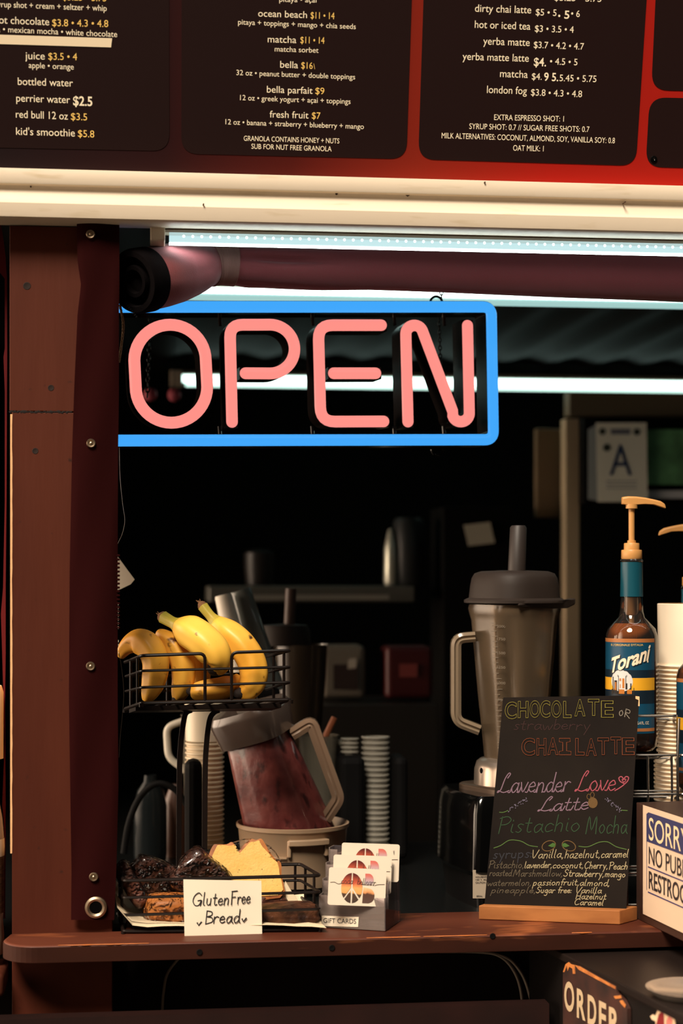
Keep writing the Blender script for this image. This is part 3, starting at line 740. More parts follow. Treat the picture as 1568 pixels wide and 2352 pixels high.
# ------------------------------------------------------------------ service shelf and inner counter
ZS = 1.081
sh = [(-.46-.052*math.cos(R(9*k)), -.10-.051*math.sin(R(9*k))) for k in range(11)]+[ (.30, -.152), (.52, -.150), (.545, -.14), (.545, .03), (-.335, .03), (-.335, -.058), (-.505, -.058)]
sp = Plane((0, 0, ZS), (1, 0, 0), (0, 1, 0))
shelf = obj('serving_shelf', MB().prism(sp, sh, -.026, 0), M_shelf, label='long worn brown wooden shelf with a rounded left end under the serving window', cat='shelf', bevel=.004)
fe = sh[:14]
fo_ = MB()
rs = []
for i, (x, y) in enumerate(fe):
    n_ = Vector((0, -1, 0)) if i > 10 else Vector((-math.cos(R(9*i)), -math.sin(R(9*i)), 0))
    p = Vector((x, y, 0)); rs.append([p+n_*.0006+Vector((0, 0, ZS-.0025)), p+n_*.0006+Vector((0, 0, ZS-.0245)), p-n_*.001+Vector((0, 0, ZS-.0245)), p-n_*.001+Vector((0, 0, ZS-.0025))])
obj('front_edge_shade_strip', fo_.rings(rs), mat('edge_shade', (52, 24, 15), .6, spec=.15, var=((40, 18, 11), 14, (.3, 1, 1)), spots=((104, 58, 34), 22, .66, .76, (.3, 1, 2))), shelf, label='darker stained front edge', smooth=False)  # front face shade from overhead light put into the colour; scuffs are wear
we = MB(); rng = random.Random(12)
for xa, xb in ((-.43, -.30), (.02, .10), (.105, .20), (.33, .36)):
    n_ = int((xb-xa)/.006); pts = [(xa+(xb-xa)*i/n_, -.1505+rng.uniform(-.0006, .0006)) for i in range(n_+1)]
    ribbon(we, Plane((0, 0, ZS-.0006), (1, 0, 0), (0, 1, 0)), pts, [.0004+.0022*math.sin(math.pi*i/n_)*rng.uniform(.3, 1) for i in range(n_+1)], .0002, .0009)
obj('worn_edge', we, mat('worn_wood', (176, 98, 44), .6), shelf, label='worn orange scuffs along the front edge')
nm = MB()
for px, py in ((458, 2187), (762, 2177), (1131, 2150)):
    c = WY(px, py, -.1532); nm.lathe([(.0046, 0), (.004, .0006), (.0001, .0003)], c-Vector((0, .0002, 0)), 12, Matrix.Rotation(R(90), 3, 'X'))
obj('nail_hole', nm, M_black, shelf)
ic = slab('trim_4', -1.6, 1.7, .034, .80, 1.02, 1.074, mat('black_counter', (13, 14, 14), .25, bump=(14, .05, .004)))
slab('trim_5', -1.6, 1.7, 1.25, 2.45, .94, .985, mat('steel_counter', (40, 42, 42), .4, .6))

# ------------------------------------------------------------------ two tier wire stand
def wire(mb, pts, r=.0022, rad=.012, closed=False):
    return mb.tube(round_path(pts, rad, 5, closed), r, 7, loop=closed)
def P4(cols, k):                      # cols: FL, BL, BR, FR each (px, [rows], depth)
    return [W(c[0], c[1][k], c[2]) for c in cols]
stand = thing('fruit_stand', 'black wire stand with two baskets on the shelf, bananas above and bread below', 'stand', WZ(500, 2120, ZS))
UP = [(325, [1506, 1541, 1579, 1615], 2.71), (287, [1521, 1554, 1588, 1628], 2.82), (608, [1509, 1546, 1584, 1624], 2.84), (667, [1494, 1532, 1567, 1607], 2.73)]
ub = MB(); FL, BL, BR, FR = [[W(c[0], y, c[2]) for y in c[1]] for c in UP]
def fr(a, b, t): return a.lerp(b, t)
# top rail with a dip in the front
t1, t2 = (470-325)/(667-325), (531-325)/(667-325)
f0, f1 = fr(FL[0], FR[0], t1), fr(FL[0], FR[0], t2); g0, g1 = fr(FL[3], FR[3], t1), fr(FL[3], FR[3], t2)
wire(ub, [BL[0], FL[0], f0, g0], .0027, .010); wire(ub, [g1, f1, FR[0], BR[0]], .0027, .010); wire(ub, [BL[0], BR[0]], .0024)
for k in (1, 2): wire(ub, [FL[k], BL[k], BR[k], FR[k]], .0022, .008, True)
wire(ub, [FL[3], BL[3], BR[3], FR[3]], .0030, .006, True)
def vert(a, b, t): wire(ub, [fr(a[0], b[0], t), fr(a[3], b[3], t)], .0024)
for t in (.25, .65): vert(FL, BL, t); vert(FR, BR, t)
for t in (.04, .3, .6, .95): vert(BL, BR, t)
for i in range(9): wire(ub, [fr(FL[3], FR[3], (i+.5)/9), fr(BL[3], BR[3], (i+.5)/9)], .0018)
for c in UP: q = W(c[0], c[1][3], c[2]); ub.tube([q, q+Vector((0, 0, -.006))], .004, 8)
obj('upper_basket', ub, M_blackmt, stand)
pl_ = MB(); zc_ = .4
q = [fr(FL[3], BL[3], .35), fr(FR[3], BR[3], .35), fr(FR[3], BR[3], .75), fr(FL[3], BL[3], .75)]
dn = Vector((0, 0, -.004)); pl_.hexa([p+dn*2.2 for p in q]+[p+dn*.3 for p in q]); obj('support_plate', pl_, M_blackmt, stand, smooth=False)
for x0, xm in ((411, 434), (470, 497)):
    lg = smooth_path([W(x0, 2110, 2.80), W(x0, 1960, 2.80), W(x0+1, 1780, 2.80), W(x0+4, 1710, 2.80), W(x0+11, 1655, 2.80), W(xm-6, 1637, 2.80), W(xm+6, 1631, 2.80)], 8)
    m = MB(); rs = []
    for i, p in enumerate(lg):
        a, b = lg[max(i-1, 0)], lg[min(i+1, len(lg)-1)]; t = (b-a).normalized(); s_ = t.cross(fwd).normalized()*.0042
        f_ = fwd*.003; rs.append([p+s_-f_, p+s_+f_, p-s_+f_, p-s_-f_])
    obj('upright', m.rings(rs), M_blackmt, stand, bevel=.0008)
LO = [(283, [2023, 2062, 2102, 2147], 2.60), (272, [1995, 2033, 2070, 2112], 2.745), (690, [1985, 2022, 2060, 2100], 2.76), (735, [2011, 2049, 2088, 2132], 2.615)]
lb = MB(); FL, BL, BR, FR = [[W(c[0], y, c[2]) for y in c[1]] for c in LO]
zbot = ZS+.004
for c in (FL, BL, BR, FR): c[3].z = zbot
wire(lb, [FL[0], BL[0], BR[0], FR[0]], .0027, .010, True)
for k in (1, 2): wire(lb, [FL[k], BL[k], BR[k], FR[k]], .0023, .008, True)
wire(lb, [FL[3], BL[3], BR[3], FR[3]], .0028, .008, True)
def vert(a, b, t): wire(lb, [fr(a[0], b[0], t), fr(a[3], b[3], t)], .0022)
for t in (.3, .75): vert(FR, BR, t); vert(FL, BL, t)
for t in (.3, .6, .97): vert(BL, BR, t)
for i in range(9): wire(lb, [fr(FL[3], FR[3], (i+.5)/9), fr(BL[3], BR[3], (i+.5)/9)], .0016)
for c in (FL, BL, BR, FR): lb.tube([c[3]+Vector((0, 0, -.0035)), c[3]], .0035, 8)
obj('lower_basket', lb, M_blackmt, stand)
LB = (FL, FR, BR, BL)

# parchment under the pastries
pm = MB(); rows = []; rng = random.Random(5)
for i in range(15):
    u = -.03+1.055*i/14; row = []
    for j in range(11):
        v = -.06+1.02*j/10; p = fr(fr(FL[3], FR[3], u), fr(BL[3], BR[3], u), v)
        lift = .0055+.004*abs(math.sin(u*7+v*3))+(.030*max(0, .06-u)/.09)+(.02*max(0, v-.9)/.06)
        if u > 1 and v < .2: lift = .004
        row.append(p+Vector((0, 0, lift)))
    rows.append(row)
n_ = len(rows[0]); vs = [p for r in rows for p in r]
pm.rings([r+[q-Vector((0, 0, .0004)) for q in reversed(r)] for r in rows], True, True)
obj('parchment_sheet', pm, mat('parchment', (226, 206, 172), .7), label='crumpled cream parchment sheet lining the lower basket', cat='paper')
ps_ = MB(); A3 = [W(646, 2062, 2.70), W(655, 2024, 2.70), W(668, 2046, 2.70), W(690, 2078, 2.70), W(640, 2090, 2.69)]
ps_.add([p for p in A3]+[p+Vector((.0005, .0006, 0)) for p in A3], [(0, 1, 2, 3, 4), (9, 8, 7, 6, 5)]+[(i, (i+1) % 5, 5+(i+1) % 5, 5+i) for i in range(5)])
obj('parchment_scrap', ps_, mat('parchment', (226, 206, 172), .7), label='pointed cream parchment corner standing behind the brownie at right', cat='paper', smooth=False)

# ------------------------------------------------------------------ bananas
M_ban = mat('banana_peel', (238, 188, 76), .42, spec=.4, var=((214, 148, 44), 9), spots=((70, 38, 16), 55, .68, .76), sss=.05)
M_ban2 = mat('banana_peel_ripe', (230, 172, 66), .42, spec=.4, var=((212, 146, 50), 9), spots=((74, 38, 16), 42, .655, .74), sss=.05)
M_bg = mat('banana_green_stem', (150, 146, 44), .5, var=((176, 150, 50), 20)); M_bt = mat('banana_tip', (32, 20, 14), .8, bump=(200, .5, .002))
M_bs = mat('banana_cut_stem', (110, 74, 44), .9, bump=(300, .6, .002))
def banana(lab, pts, r, stem=0, tip=True, m=None, d=2.75):
    """pts: (px, row, depth) from stem end to flower end; r: body radius in px; stem: how many points are neck"""
    t = thing('banana', lab, 'banana', W(pts[-1][0], pts[-1][1], pts[-1][2]), 'bananas in the upper basket')
    P = smooth_path([W(*p) for p in pts], 7); n = len(P); rr = r*d/F; R_ = []
    s0 = stem/(len(pts)-1)
    for i in range(n):
        u = i/(n-1)
        if stem and u < s0: k = .30+.08*(1-u/s0)+.62*max(0, (u/s0-.55)/.45)**2*.5
        else:
            q = (u-s0)/(1-s0); k = min(1, (.62 if stem else .30)+2.2*q) if q < .3 else 1
            k *= math.sqrt(max(0, 1-((q-.5)/.5)**2*1.0)) if q > .5 else 1
            k = max(k, .24)
        R_.append(rr*k)
    for _ in range(4): R_ = [R_[0]]+[(R_[i-1]+2*R_[i]+R_[i+1])/4 for i in range(1, n-1)]+[R_[-1]]
    sec = [1+.05*math.cos(5*2*math.pi*j/40+.6) for j in range(40)]
    c = int(n*s0*.92) if stem else 0
    body = MB().tube(P[c:], R_[c:], 40, True, False, sec); bo = obj('peel', body, m or M_ban, t, angle=70)
    if stem:
        obj('stem', MB().tube(P[:c+1], R_[:c+1], 40, True, False, sec), M_bg, t, angle=70, label='green stem')
        a = (P[0]-P[1]).normalized(); rng = random.Random(int(pts[0][0])); m_ = MB()
        m_.tube([P[0]-a*.001, P[0]+a*.004, P[0]+a*.008], [R_[0]*.95, R_[0]*.9, R_[0]*.55], 9)
        for k in range(4): m_.tube([P[0]+a*.006, P[0]+a*(.011+.004*rng.random())+Vector((rng.uniform(-.004, .004), 0, rng.uniform(-.002, .004)))], [.0018, .0005], 5)
        obj('cut_end', m_, M_bs, t)
    if tip:
        a = (P[-1]-P[-3]).normalized(); m_ = MB().tube([P[-1]-a*.009, P[-1]-a*.004, P[-1]+a*.004, P[-1]+a*.0065], [R_[-5]*.8, R_[-4]*.92, R_[-1]*1.25, R_[-1]*.6], 12)
        obj('blossom_end', m_, M_bt, t, label='dark blossom end')
    return t
banana('leftmost banana, bending over the left rim with its tip behind the maroon flap', [(275, 1508, 2.79), (290, 1486, 2.785), (315, 1474, 2.78), (343, 1487, 2.77), (358, 1520, 2.765), (354, 1560, 2.765), (345, 1588, 2.765), (334, 1611, 2.765)], 31, 0, False, M_ban2)
banana('ripe banana standing second from left in the basket', [(362, 1452, 2.80), (378, 1464, 2.795), (402, 1487, 2.79), (419, 1522, 2.785), (421, 1560, 2.785), (413, 1590, 2.785), (404, 1611, 2.785)], 28, 0, True, M_ban2)
banana('half hidden brown-yellow banana behind the ripe pair and the green-stemmed ones', [(425, 1478, 2.825), (441, 1492, 2.825), (454, 1520, 2.825), (462, 1560, 2.825), (458, 1600, 2.825)], 24, 0, False, M_ban2)
banana('front banana with a green stem pointing left, lying across the middle', [(375, 1418, 2.80), (394, 1429, 2.79), (414, 1439, 2.78), (440, 1453, 2.765), (470, 1474, 2.75), (492, 1500, 2.745), (497, 1526, 2.745), (487, 1540, 2.745)], 39, 2, True)
banana('tall right banana whose green stem points straight up', [(466, 1393, 2.82), (480, 1411, 2.815), (499, 1432, 2.81), (524, 1455, 2.80), (556, 1484, 2.79), (579, 1524, 2.785), (582, 1562, 2.78), (566, 1588, 2.775), (546, 1594, 2.77)], 33, 2, True)
banana('short banana lying flat at the bottom of the basket, dark end to the left', [(548, 1552, 2.79), (536, 1568, 2.785), (510, 1580, 2.78), (478, 1585, 2.775), (450, 1588, 2.77), (437, 1588, 2.77)], 26, 0, True, M_ban2)

# ------------------------------------------------------------------ breads and cakes
def crust_poly(pl, pts): return [tuple(pl.hit(*p)) for p in pts]
ls_ = [(477, 1979), (488, 1943), (500, 1939), (520, 1939), (534, 1934), (545, 1957), (556, 1944), (575, 1927), (588, 1929), (600, 1926), (610, 1940), (622, 1960), (634, 1974), (645, 1982), (646, 2010), (643, 2062), (500, 2062), (490, 2030)]
lp = plane3(W(500, 2062, 2.675), W(645, 2060, 2.685), W(500, 1950, 2.70))
loaf = thing('loaf_slice', 'big pale yellow loaf slice standing in the middle of the lower basket', 'bread', W(570, 2070, 2.68))
cr = [Vector((*p, 0)) for p in crust_poly(lp, ls_)]; cr = smooth_path(cr, 3, True); cx_ = sum((p for p in cr), Vector())/len(cr)
inn = [p+(cx_-p).normalized()*(.0048+.0016*math.sin(i*.7)) for i, p in enumerate(cr)]
rs = [[lp.at(p.x, p.y, c) for p in q] for q, c in ((cr, -.022), (cr, -.001), (inn, .0))]
obj('crust', MB().rings(rs, True, True), mat('loaf_crust', (176, 106, 46), .6, var=((120, 62, 26), 40), bump=(80, .4, .002)), loaf)
obj('crumb', MB().prism(lp, [(p.x, p.y) for p in inn], -.002, .0012), mat('loaf_crumb', (216, 176, 100), .8, var=((214, 168, 88), 60), spots=((110, 84, 36), 170, .66, .74), bump=(260, .5, .002)), loaf, smooth=False)
M_film = clear('plastic_film', (255, 255, 255), (220, 215, 215), .0, .10, (75, 1.0, .02), 1.22)
fm = MB(); fp = [(610, 1938), (622, 1945), (635, 1960), (646, 1980), (640, 1984), (628, 1972), (616, 1955)]
fm.quadpx(lp, fp, -.012, .002); obj('plastic_wrap', fm, M_film, loaf)
fm2 = MB().quadpx(lp, [(534, 1935), (556, 1927), (577, 1926), (556, 1944), (545, 1957)], -.012, .0015); obj('plastic_wrap', fm2, M_film, loaf)

def lump(name, lab, cat, c, size, rot, m, seed, pw=6, amp=.05, sub=4, wrap=None):
    bm = bmesh.new(); bmesh.ops.create_cube(bm, size=2); bmesh.ops.subdivide_edges(bm, edges=bm.edges[:], cuts=9, use_grid_fill=True)
    rng = random.Random(seed); ph = [rng.uniform(0, 6) for _ in range(9)]; mb = MB(); E = Matrix.Rotation(R(rot[2]), 3, 'Z') @ Matrix.Rotation(R(rot[1]), 3, 'Y') @ Matrix.Rotation(R(rot[0]), 3, 'X')
    vs = []
    for v in bm.verts:
        p = v.co.copy(); n = p.normalized(); ln = (abs(p.x)**pw+abs(p.y)**pw+abs(p.z)**pw)**(1/pw); p = p/ln
        f = 1+amp*(math.sin(p.x*5+ph[0]+p.y*3)+math.sin(p.y*6+ph[1]+p.z*4)+math.sin(p.z*7+ph[2]+p.x*2))*.6
        p = Vector((p.x*size[0]/2*f, p.y*size[1]/2*f, p.z*size[2]/2*f)); vs.append(E @ p+Vector(c))
    bm.verts.index_update(); mb.add(vs, [tuple(q.index for q in f.verts) for f in bm.faces]); bm.free()
    t = thing(name, lab, cat, (c[0], c[1], min(p.z for p in vs))); obj('cake', mb, m, t, angle=70)
    if wrap:
        w_ = MB(); cc = Vector(c); rng = random.Random(seed+50)
        w_.add([cc+(p-cc)*(1.045+.03*abs(math.sin(p.x*180+ph[3])*math.sin(p.z*150+ph[4])))+Vector((0, 0, .0008)) for p in vs], mb.f); obj('plastic_wrap', w_, wrap, t, angle=50)
    return t
M_brownie = mat('brownie', (38, 19, 14), .4, var=((74, 40, 28), 45), bump=(60, 1, .006), coat=.6)
M_brownie2 = mat('brownie_nutty', (40, 20, 14), .55, spec=.3, var=((96, 58, 38), 50), bump=(60, 1, .006))
M_roll = mat('golden_roll', (196, 122, 58), .5, var=((168, 92, 38), 16), bump=(30, .3, .003))
lump('wrapped_brownie', 'leaning wrapped brownie bar at the far left of the lower basket', 'cake', W(304, 2034, 2.675), (.026, .05, .074), (-8, -32, 0), mat('brownie_light', (104, 58, 42), .4, var=((60, 32, 26), 40), bump=(60, 1, .005), coat=.4), 2, wrap=M_film)
lump('wrapped_cake', 'dark wrapped cake piece between the leaning brownie bar and the wrapped chocolate wedge', 'cake', W(364, 2022, 2.705), (.088, .045, .056), (0, 22, 10), M_brownie, 3, wrap=M_film)
lump('wrapped_cake', 'dark wrapped chocolate wedge peaking behind the handwritten note', 'cake', W(462, 2020, 2.695), (.082, .05, .070), (0, 38, 0), M_brownie, 4, wrap=M_film)
lump('bread_roll', 'golden bread roll lying under the wrapped cakes, left of the note', 'bread', W(398, 2087, 2.665), (.092, .07, .050), (0, 2, 6), M_roll, 5, pw=2.9, amp=.03, wrap=M_film)
lump('brownie', 'flat chocolate brownie at the right front of the lower basket', 'cake', W(656, 2099, 2.655), (.098, .06, .030), (0, -3, -4), M_brownie2, 6)
tb = MB(); lump('brownie', 'smaller brownie lying behind the flat one, right of the note', 'cake', W(622, 2068, 2.705), (.05, .04, .020), (0, 4, 8), M_brownie, 7)

# ------------------------------------------------------------------ handwritten note
npn = plane3(W(424, 2161, 2.585), W(602, 2158, 2.60), W(421, 2020, 2.595))
note = thing('paper_note', 'cream paper note reading Gluten Free Bread, leaning on the lower basket', 'note', W(512, 2160, 2.59))
nb = MB(); g = []
q4 = [npn.hit(*p) for p in ((424, 2161), (602, 2158), (600, 2023), (421, 2020))]
for i in range(9):
    row = []
    for j in range(9):
        u, v = i/8, j/8; p = (q4[0].lerp(q4[1], u)).lerp(q4[3].lerp(q4[2], u), v); row.append((p, .0009*math.sin(u*5+v*2)*math.sin(v*4)))
    g.append(row)
nb.rings([[npn.at(p.x, p.y, c-.0002) for p, c in r]+[npn.at(p.x, p.y, c-.0009) for p, c in reversed(r)] for r in g], True, True)
obj('paper', nb, M_paper, note)
tx = MB()
hand(tx, npn, 'Gluten', (443, 2081), (524, 2077), 30, .00075, .12, off=.001)
hand(tx, npn, 'Free', (531, 2078), (574, 2073), 30, .00075, .1, off=.001)
hand(tx, npn, 'Bread', (472, 2122), (551, 2118), 30, .0008, .1, off=.001)
for x, y in ((457, 2123), (560, 2114)):
    ribbon(tx, npn, [npn.hit(x-4, y-3), npn.hit(x-1, y+2.5), npn.hit(x+5, y-5)], .0012, .001, .0014)
obj('handwriting', tx, M_ink, note)

# ------------------------------------------------------------------ gift card rack
gf = plane3(WZ(732, 2129, ZS+.001), WZ(885, 2139, ZS+.001), WZ(732, 2129, ZS+.001)+Vector((0, 0, .1)))
M_acr = clear('clear_acrylic', (248, 246, 250), (220, 214, 226), .035, .06, None, 1.35)
M_acr2 = clear('clear_acrylic_front', (240, 236, 242), (236, 214, 200), .15, .06, None, 1.4)
gh = thing('card_holder', 'clear acrylic stepped card rack with a GIFT CARDS label on the wooden shelf', 'card holder', gf.at(.05, 0, -.03))
wG = gf.hit(885, 2139).x; tG = .0022
def gbox(mb, u0, u1, v0, v1, c0, c1): mb.prism(gf, [(u0, v0), (u1, v0), (u1, v1), (u0, v1)], c1, c0)
# four pocket fronts rising backwards: (offset back, bottom, top)
tiers = [(0, 0, .049), (.016, .028, .070), (.032, .050, .092), (.048, .072, .113)]
for k, (c, b, t_) in enumerate(tiers):
    m = MB(); x0 = .003-.0*k; x1 = wG
    gbox(m, 0, wG, b, t_ if k == 0 else t_-.018, -c-tG, -c)
    if k: 
        for (ua, ub_) in ((0, .014), (wG-.014, wG)): m.prism(gf, [(ua, t_-.018), (ub_, t_-.018), (ub_, t_-.002), (ua, t_-.002)], -c-tG, -c)
    obj('pocket_front', m, M_acr2, gh, bevel=.0006, smooth=False)
for u, mA in ((0, M_acr2), (wG-tG, M_acr)):
    poly = [(0, .0), (-.085, 0), (-.070, .114), (-.048, .114), (-.048, .093), (-.032, .093), (-.032, .071), (-.016, .071), (-.016, .050), (0, .049)]
    m = MB(); vs = [gf.at(u+du, v, c) for du in (0, tG) for c, v in poly]; k = len(poly)
    m.add(vs, [tuple(range(k)), tuple(range(2*k-1, k-1, -1))]+[(i, (i+1) % k, k+(i+1) % k, k+i) for i in range(k)])
    obj('side_panel', m, mA, gh, bevel=.0005, smooth=False)
m = MB(); gbox(m, 0, wG, 0, .114, -.072, -.070); obj('back_panel', m, M_acr, gh, smooth=False)
m = MB(); gbox(m, tG, wG-tG, 0, tG, -.064, -.003); obj('base_panel', m, M_acr, gh, smooth=False)
lb_ = MB().quadpx(gf, [(738.5, 2126.5), (822.5, 2129), (824, 2106), (739, 2103)], .0003, .0009); lbl = obj('paper_label', lb_, M_paper, gh, smooth=False)
obj('lettering', text(MB(), gf, 'GIFT CARDS', (743, 2119), (818, 2121.5), 11.5, .0, .0013), M_ink, lbl, smooth=False)
sunset = grad('sunset_print', 1, ((.06, (70, 56, 50)), (.36, (84, 62, 48)), (.40, (228, 164, 96)), (.56, (236, 170, 104)), (.72, (200, 92, 66)), (1.0, (96, 40, 38))), .5)
sunset2 = grad('sunset_print_pale', 1, ((.06, (92, 70, 62)), (.36, (88, 60, 50)), (.42, (224, 150, 96)), (.58, (238, 196, 150)), (.74, (190, 176, 184)), (1.0, (206, 110, 100))), .5)
M_card = mat('gift_card', (228, 214, 194), .35, spec=.5)
def card(lab, c4, d):
    """c4: bottom left, bottom right, top left pixels"""
    o = W(*c4[0], d); pl = plane3(o, W(*c4[1], d+.016), W(*c4[2], d+.010))
    t = thing('gift_card', lab, 'card', o, 'gift cards in the rack'); wc = (pl.hit(*c4[1])-pl.hit(*c4[0])).length; hc = wc*.63
    sc = wc/.0856
    rp = rrect(0, 0, wc, hc, .0035)
    cb = obj('card', MB().prism(pl, rp, -.0008, 0), M_card, t, frame=pl.M(), smooth=False)
    ex, ey, ea, eb = wc*.405, hc*.47, wc*.185, hc*.40          # peace sign O
    def seg(a0, a1, apex=(0, 0)):
        pts = [(ex+ea*math.cos(R(a)), ey+eb*math.sin(R(a))) for a in [a0+(a1-a0)*k/14 for k in range(15)]]
        return pts+[(ex+apex[0], ey+apex[1])]
    m1 = MB(); g_ = .0013*sc
    for a0, a1, ap in ((93, 222, (-g_, g_*.4)), (-42, 87, (g_, g_*.4)), (229, 266, (-g_, -g_*2.5)), (274, 311, (g_, -g_*2.5))):
        m1.prism(pl, seg(a0, a1, ap), .0002, .0005)
    obj('emblem', m1, sunset, cb, frame=pl.M(), smooth=False, label='sunset peace sign')
    m2 = MB(); bx = wc*.62
    top = [(bx+.001*sc, hc*.56)]+[(bx+wc*.07+wc*.09*math.cos(R(a)), hc*.70+hc*.17*math.sin(R(a))) for a in range(-60, 95, 12)]+[(bx+.001*sc, hc*.87)]
    bot = [(bx-.002*sc, hc*.08)]+[(bx+wc*.07+wc*.115*math.cos(R(a)), hc*.28+hc*.20*math.sin(R(a))) for a in range(-85, 75, 12)]+[(bx-.001*sc, hc*.50)]
    m2.prism(pl, top, .0002, .0005); m2.prism(pl, bot, .0002, .0005)
    obj('emblem', m2, sunset2, cb, frame=pl.M(), smooth=False, label='sunset letter B')
    m3 = MB(); sv = lambda u, v: Vector((u*wc, v*hc))
    ribbon(m3, pl, [Vector((p.x, p.y)) for p in smooth_path([Vector((*sv(.03, .60), 0)), Vector((*sv(.10, .61), 0)), Vector((*sv(.17, .565), 0)), Vector((*sv(.24, .60), 0))], 5)], .00028*sc, .0006, .0008)
    ribbon(m3, pl, [Vector((p.x, p.y)) for p in smooth_path([Vector((*sv(.80, .56), 0)), Vector((*sv(.87, .59), 0)), Vector((*sv(.97, .60), 0))], 5)], .00028*sc, .0006, .0008)
    class Q: pass
    def pxof(u, v):                                  # a point of the card back to its pixel in the plane's own measure
        p = pl.at(u*wc, v*hc)-CAM; dd = p.dot(fwd); return (784+F*p.dot(rgt)/dd, 1316-F*p.dot(upv)/dd)
    a, b = pxof(.22, .575), pxof(.42, .575); cap = abs(pxof(.22, .575)[1]-pxof(.22, .75)[1])
    hand(m3, pl, 'coda', a, b, cap, .00030*sc, .2, True, .2, .0006)
    hand(m3, pl, 'bellearr', pxof(.50, .575), pxof(.82, .56), cap, .00032*sc, .2, True, .2, .0006)
    obj('handwriting', m3, mat('brown_ink', (60, 36, 30), .6), cb)
    return t
card('front gift card, lowest in the clear rack, sunset peace sign fully visible', ((752, 2078), (884, 2083), (766, 1988)), 2.606)
card('middle gift card in the clear rack, half covered by the front one', ((763, 2050), (897, 2054), (777, 1955)), 2.624)
card('rear gift card, topmost in the clear rack', ((782, 2022), (915, 2026), (800, 1924)), 2.641)

# ------------------------------------------------------------------ chalkboard
cw = MB(); zB = ZS+.0005
b0 = [WZ(1099, 2111.7, zB), WZ(1423, 2123.8, zB), WZ(1463, 2113, zB)]
b3 = b0[0]+(b0[2]-b0[1])*1.0+Vector((-.012, .0, 0)); base = [b0[0], b0[1], b0[2], b3]
upb = Vector((0, 0, .0215)); cb_ = thing('chalkboard', 'black chalkboard menu with coloured chalk lettering in a wooden foot on the shelf', 'chalkboard', b0[0].lerp(b0[1], .5))
obj('wooden_foot', MB().hexa(base+[p+upb for p in base]), mat('pale_wood', (164, 106, 60), .6, spec=.2, var=((138, 84, 46), 12, (.3, 3, 3)), bump=(40, .2, .002, (.2, 1, 1))), cb_, bevel=.0012, smooth=False)
mid = lambda t: (b0[0]+(b0[1]-b0[0])*t)+(b0[2]-b0[1])*.35
dBL, dBR = dep(mid(.04)), dep(mid(.96))
kp = plane3(W(1112, 2085, dBL), W(1437, 2093, dBR), W(1155, 1602, dBL+.085))
M_slate = mat('slate', (21, 16, 14), .85, spec=.12, bump=(300, .15, .001), var=((28, 22, 18), 8))
kq = [kp.hit(*p) for p in ((1111, 2090), (1437, 2097), (1468, 1597), (1155, 1602))]
kc = [Vector((*p, 0)) for p in kq]; out = []
for i in range(4):
    p, a, b = kc[i], kc[i-1], kc[(i+1) % 4]; q = .006 if i == 2 else .002; s0 = p+(a-p).normalized()*q; s1 = p+(b-p).normalized()*q
    out += [s0*(1-t)**2+p*2*t*(1-t)+s1*t*t for t in [k/5 for k in range(6)]]
sl = obj('board', MB().prism(kp, [(p.x, p.y) for p in out], -.005, 0), M_slate, cb_, smooth=False)
obj('worn_corner', MB().quadpx(kp, [(1459, 1599), (1468, 1600), (1468.5, 1622), (1465, 1622), (1466, 1608), (1459, 1605)], .0001, .0007), M_rawwood, sl, smooth=False, label='worn pale corner')
def chalk(name, c, rough=.9): return mat('chalk_'+name, c, rough, bump=(500, .4, .001))
C_y, C_o, C_v, C_p, C_g, C_w, C_r, C_gw, C_b = [chalk(n, c) for n, c in (('yellow', (122, 112, 44)), ('orange', (110, 52, 24)), ('lilac', (112, 88, 102)), ('pink', (142, 64, 76)), ('green', (30, 54, 30)), ('cream', (154, 140, 108)), ('red', (46, 22, 20)), ('leaf', (66, 92, 42)), ('blue', (34, 34, 40)))]
ol = .012
def put_chalk(lab, m, mb): obj('chalk_lettering', mb, m, sl, label=lab, smooth=False)
mb = MB()
def bubble(mb, s, xs, bases, cap, r):
    for ch, (xa, xb), y in zip(s, xs, bases): text(mb, kp, ch, (xa, y), (xb, y), cap, .02, .0012, r)
bubble(mb, 'CHOCOLATE', [(1159, 1186), (1189, 1213), (1216, 1240), (1240, 1263), (1266, 1289), (1293, 1312), (1319, 1344), (1350, 1376), (1380, 1409)], [1650, 1648, 1647, 1647, 1647, 1648, 1644, 1643, 1647], 38, ol)
put_chalk('yellow outlined word CHOCOLATE', C_y, mb)
mb = MB(); hand(mb, kp, 'O', (1422, 1644), (1430, 1644), 12, .0006); hand(mb, kp, 'R', (1434, 1646), (1446, 1650), 19, .0006); put_chalk('grey word OR', C_w if False else chalk('grey', (120, 112, 100)), mb)
mb = MB(); hand(mb, kp, 'strawberry', (1180, 1676), (1355, 1676), 24, .0006, wob=1); put_chalk('faint rubbed red word', C_r, mb)
mb = MB(); ribbon(mb, kp, [kp.hit(*p) for p in ((1284, 1696), (1309, 1696), (1309, 1704), (1301, 1705), (1301, 1725), (1311, 1726), (1311, 1734), (1284, 1734), (1284, 1726), (1292, 1725), (1292, 1705), (1284, 1704))], .0006, .0003, .0008, True)
bubble(mb, 'CHALATTE', [(1197, 1228), (1232, 1254), (1257, 1282), (1321, 1342), (1345, 1370), (1372, 1398), (1402, 1426), (1428, 1457)], [1734, 1734, 1733, 1734, 1735, 1733, 1731, 1733], 39, ol); put_chalk('orange outlined words CHAI LATTE', C_o, mb)
mb = MB(); hand(mb, kp, 'Lavender', (1142, 1821), (1310, 1818), 44, .00085, .25, True); hand(mb, kp, 'Latte', (1235, 1864), (1350, 1859), 32, .00085, .25, True); put_chalk('lilac words Lavender and Latte', C_v, mb)
mb = MB(); hand(mb, kp, 'Love', (1320, 1817), (1412, 1815), 46, .00085, .25, True)
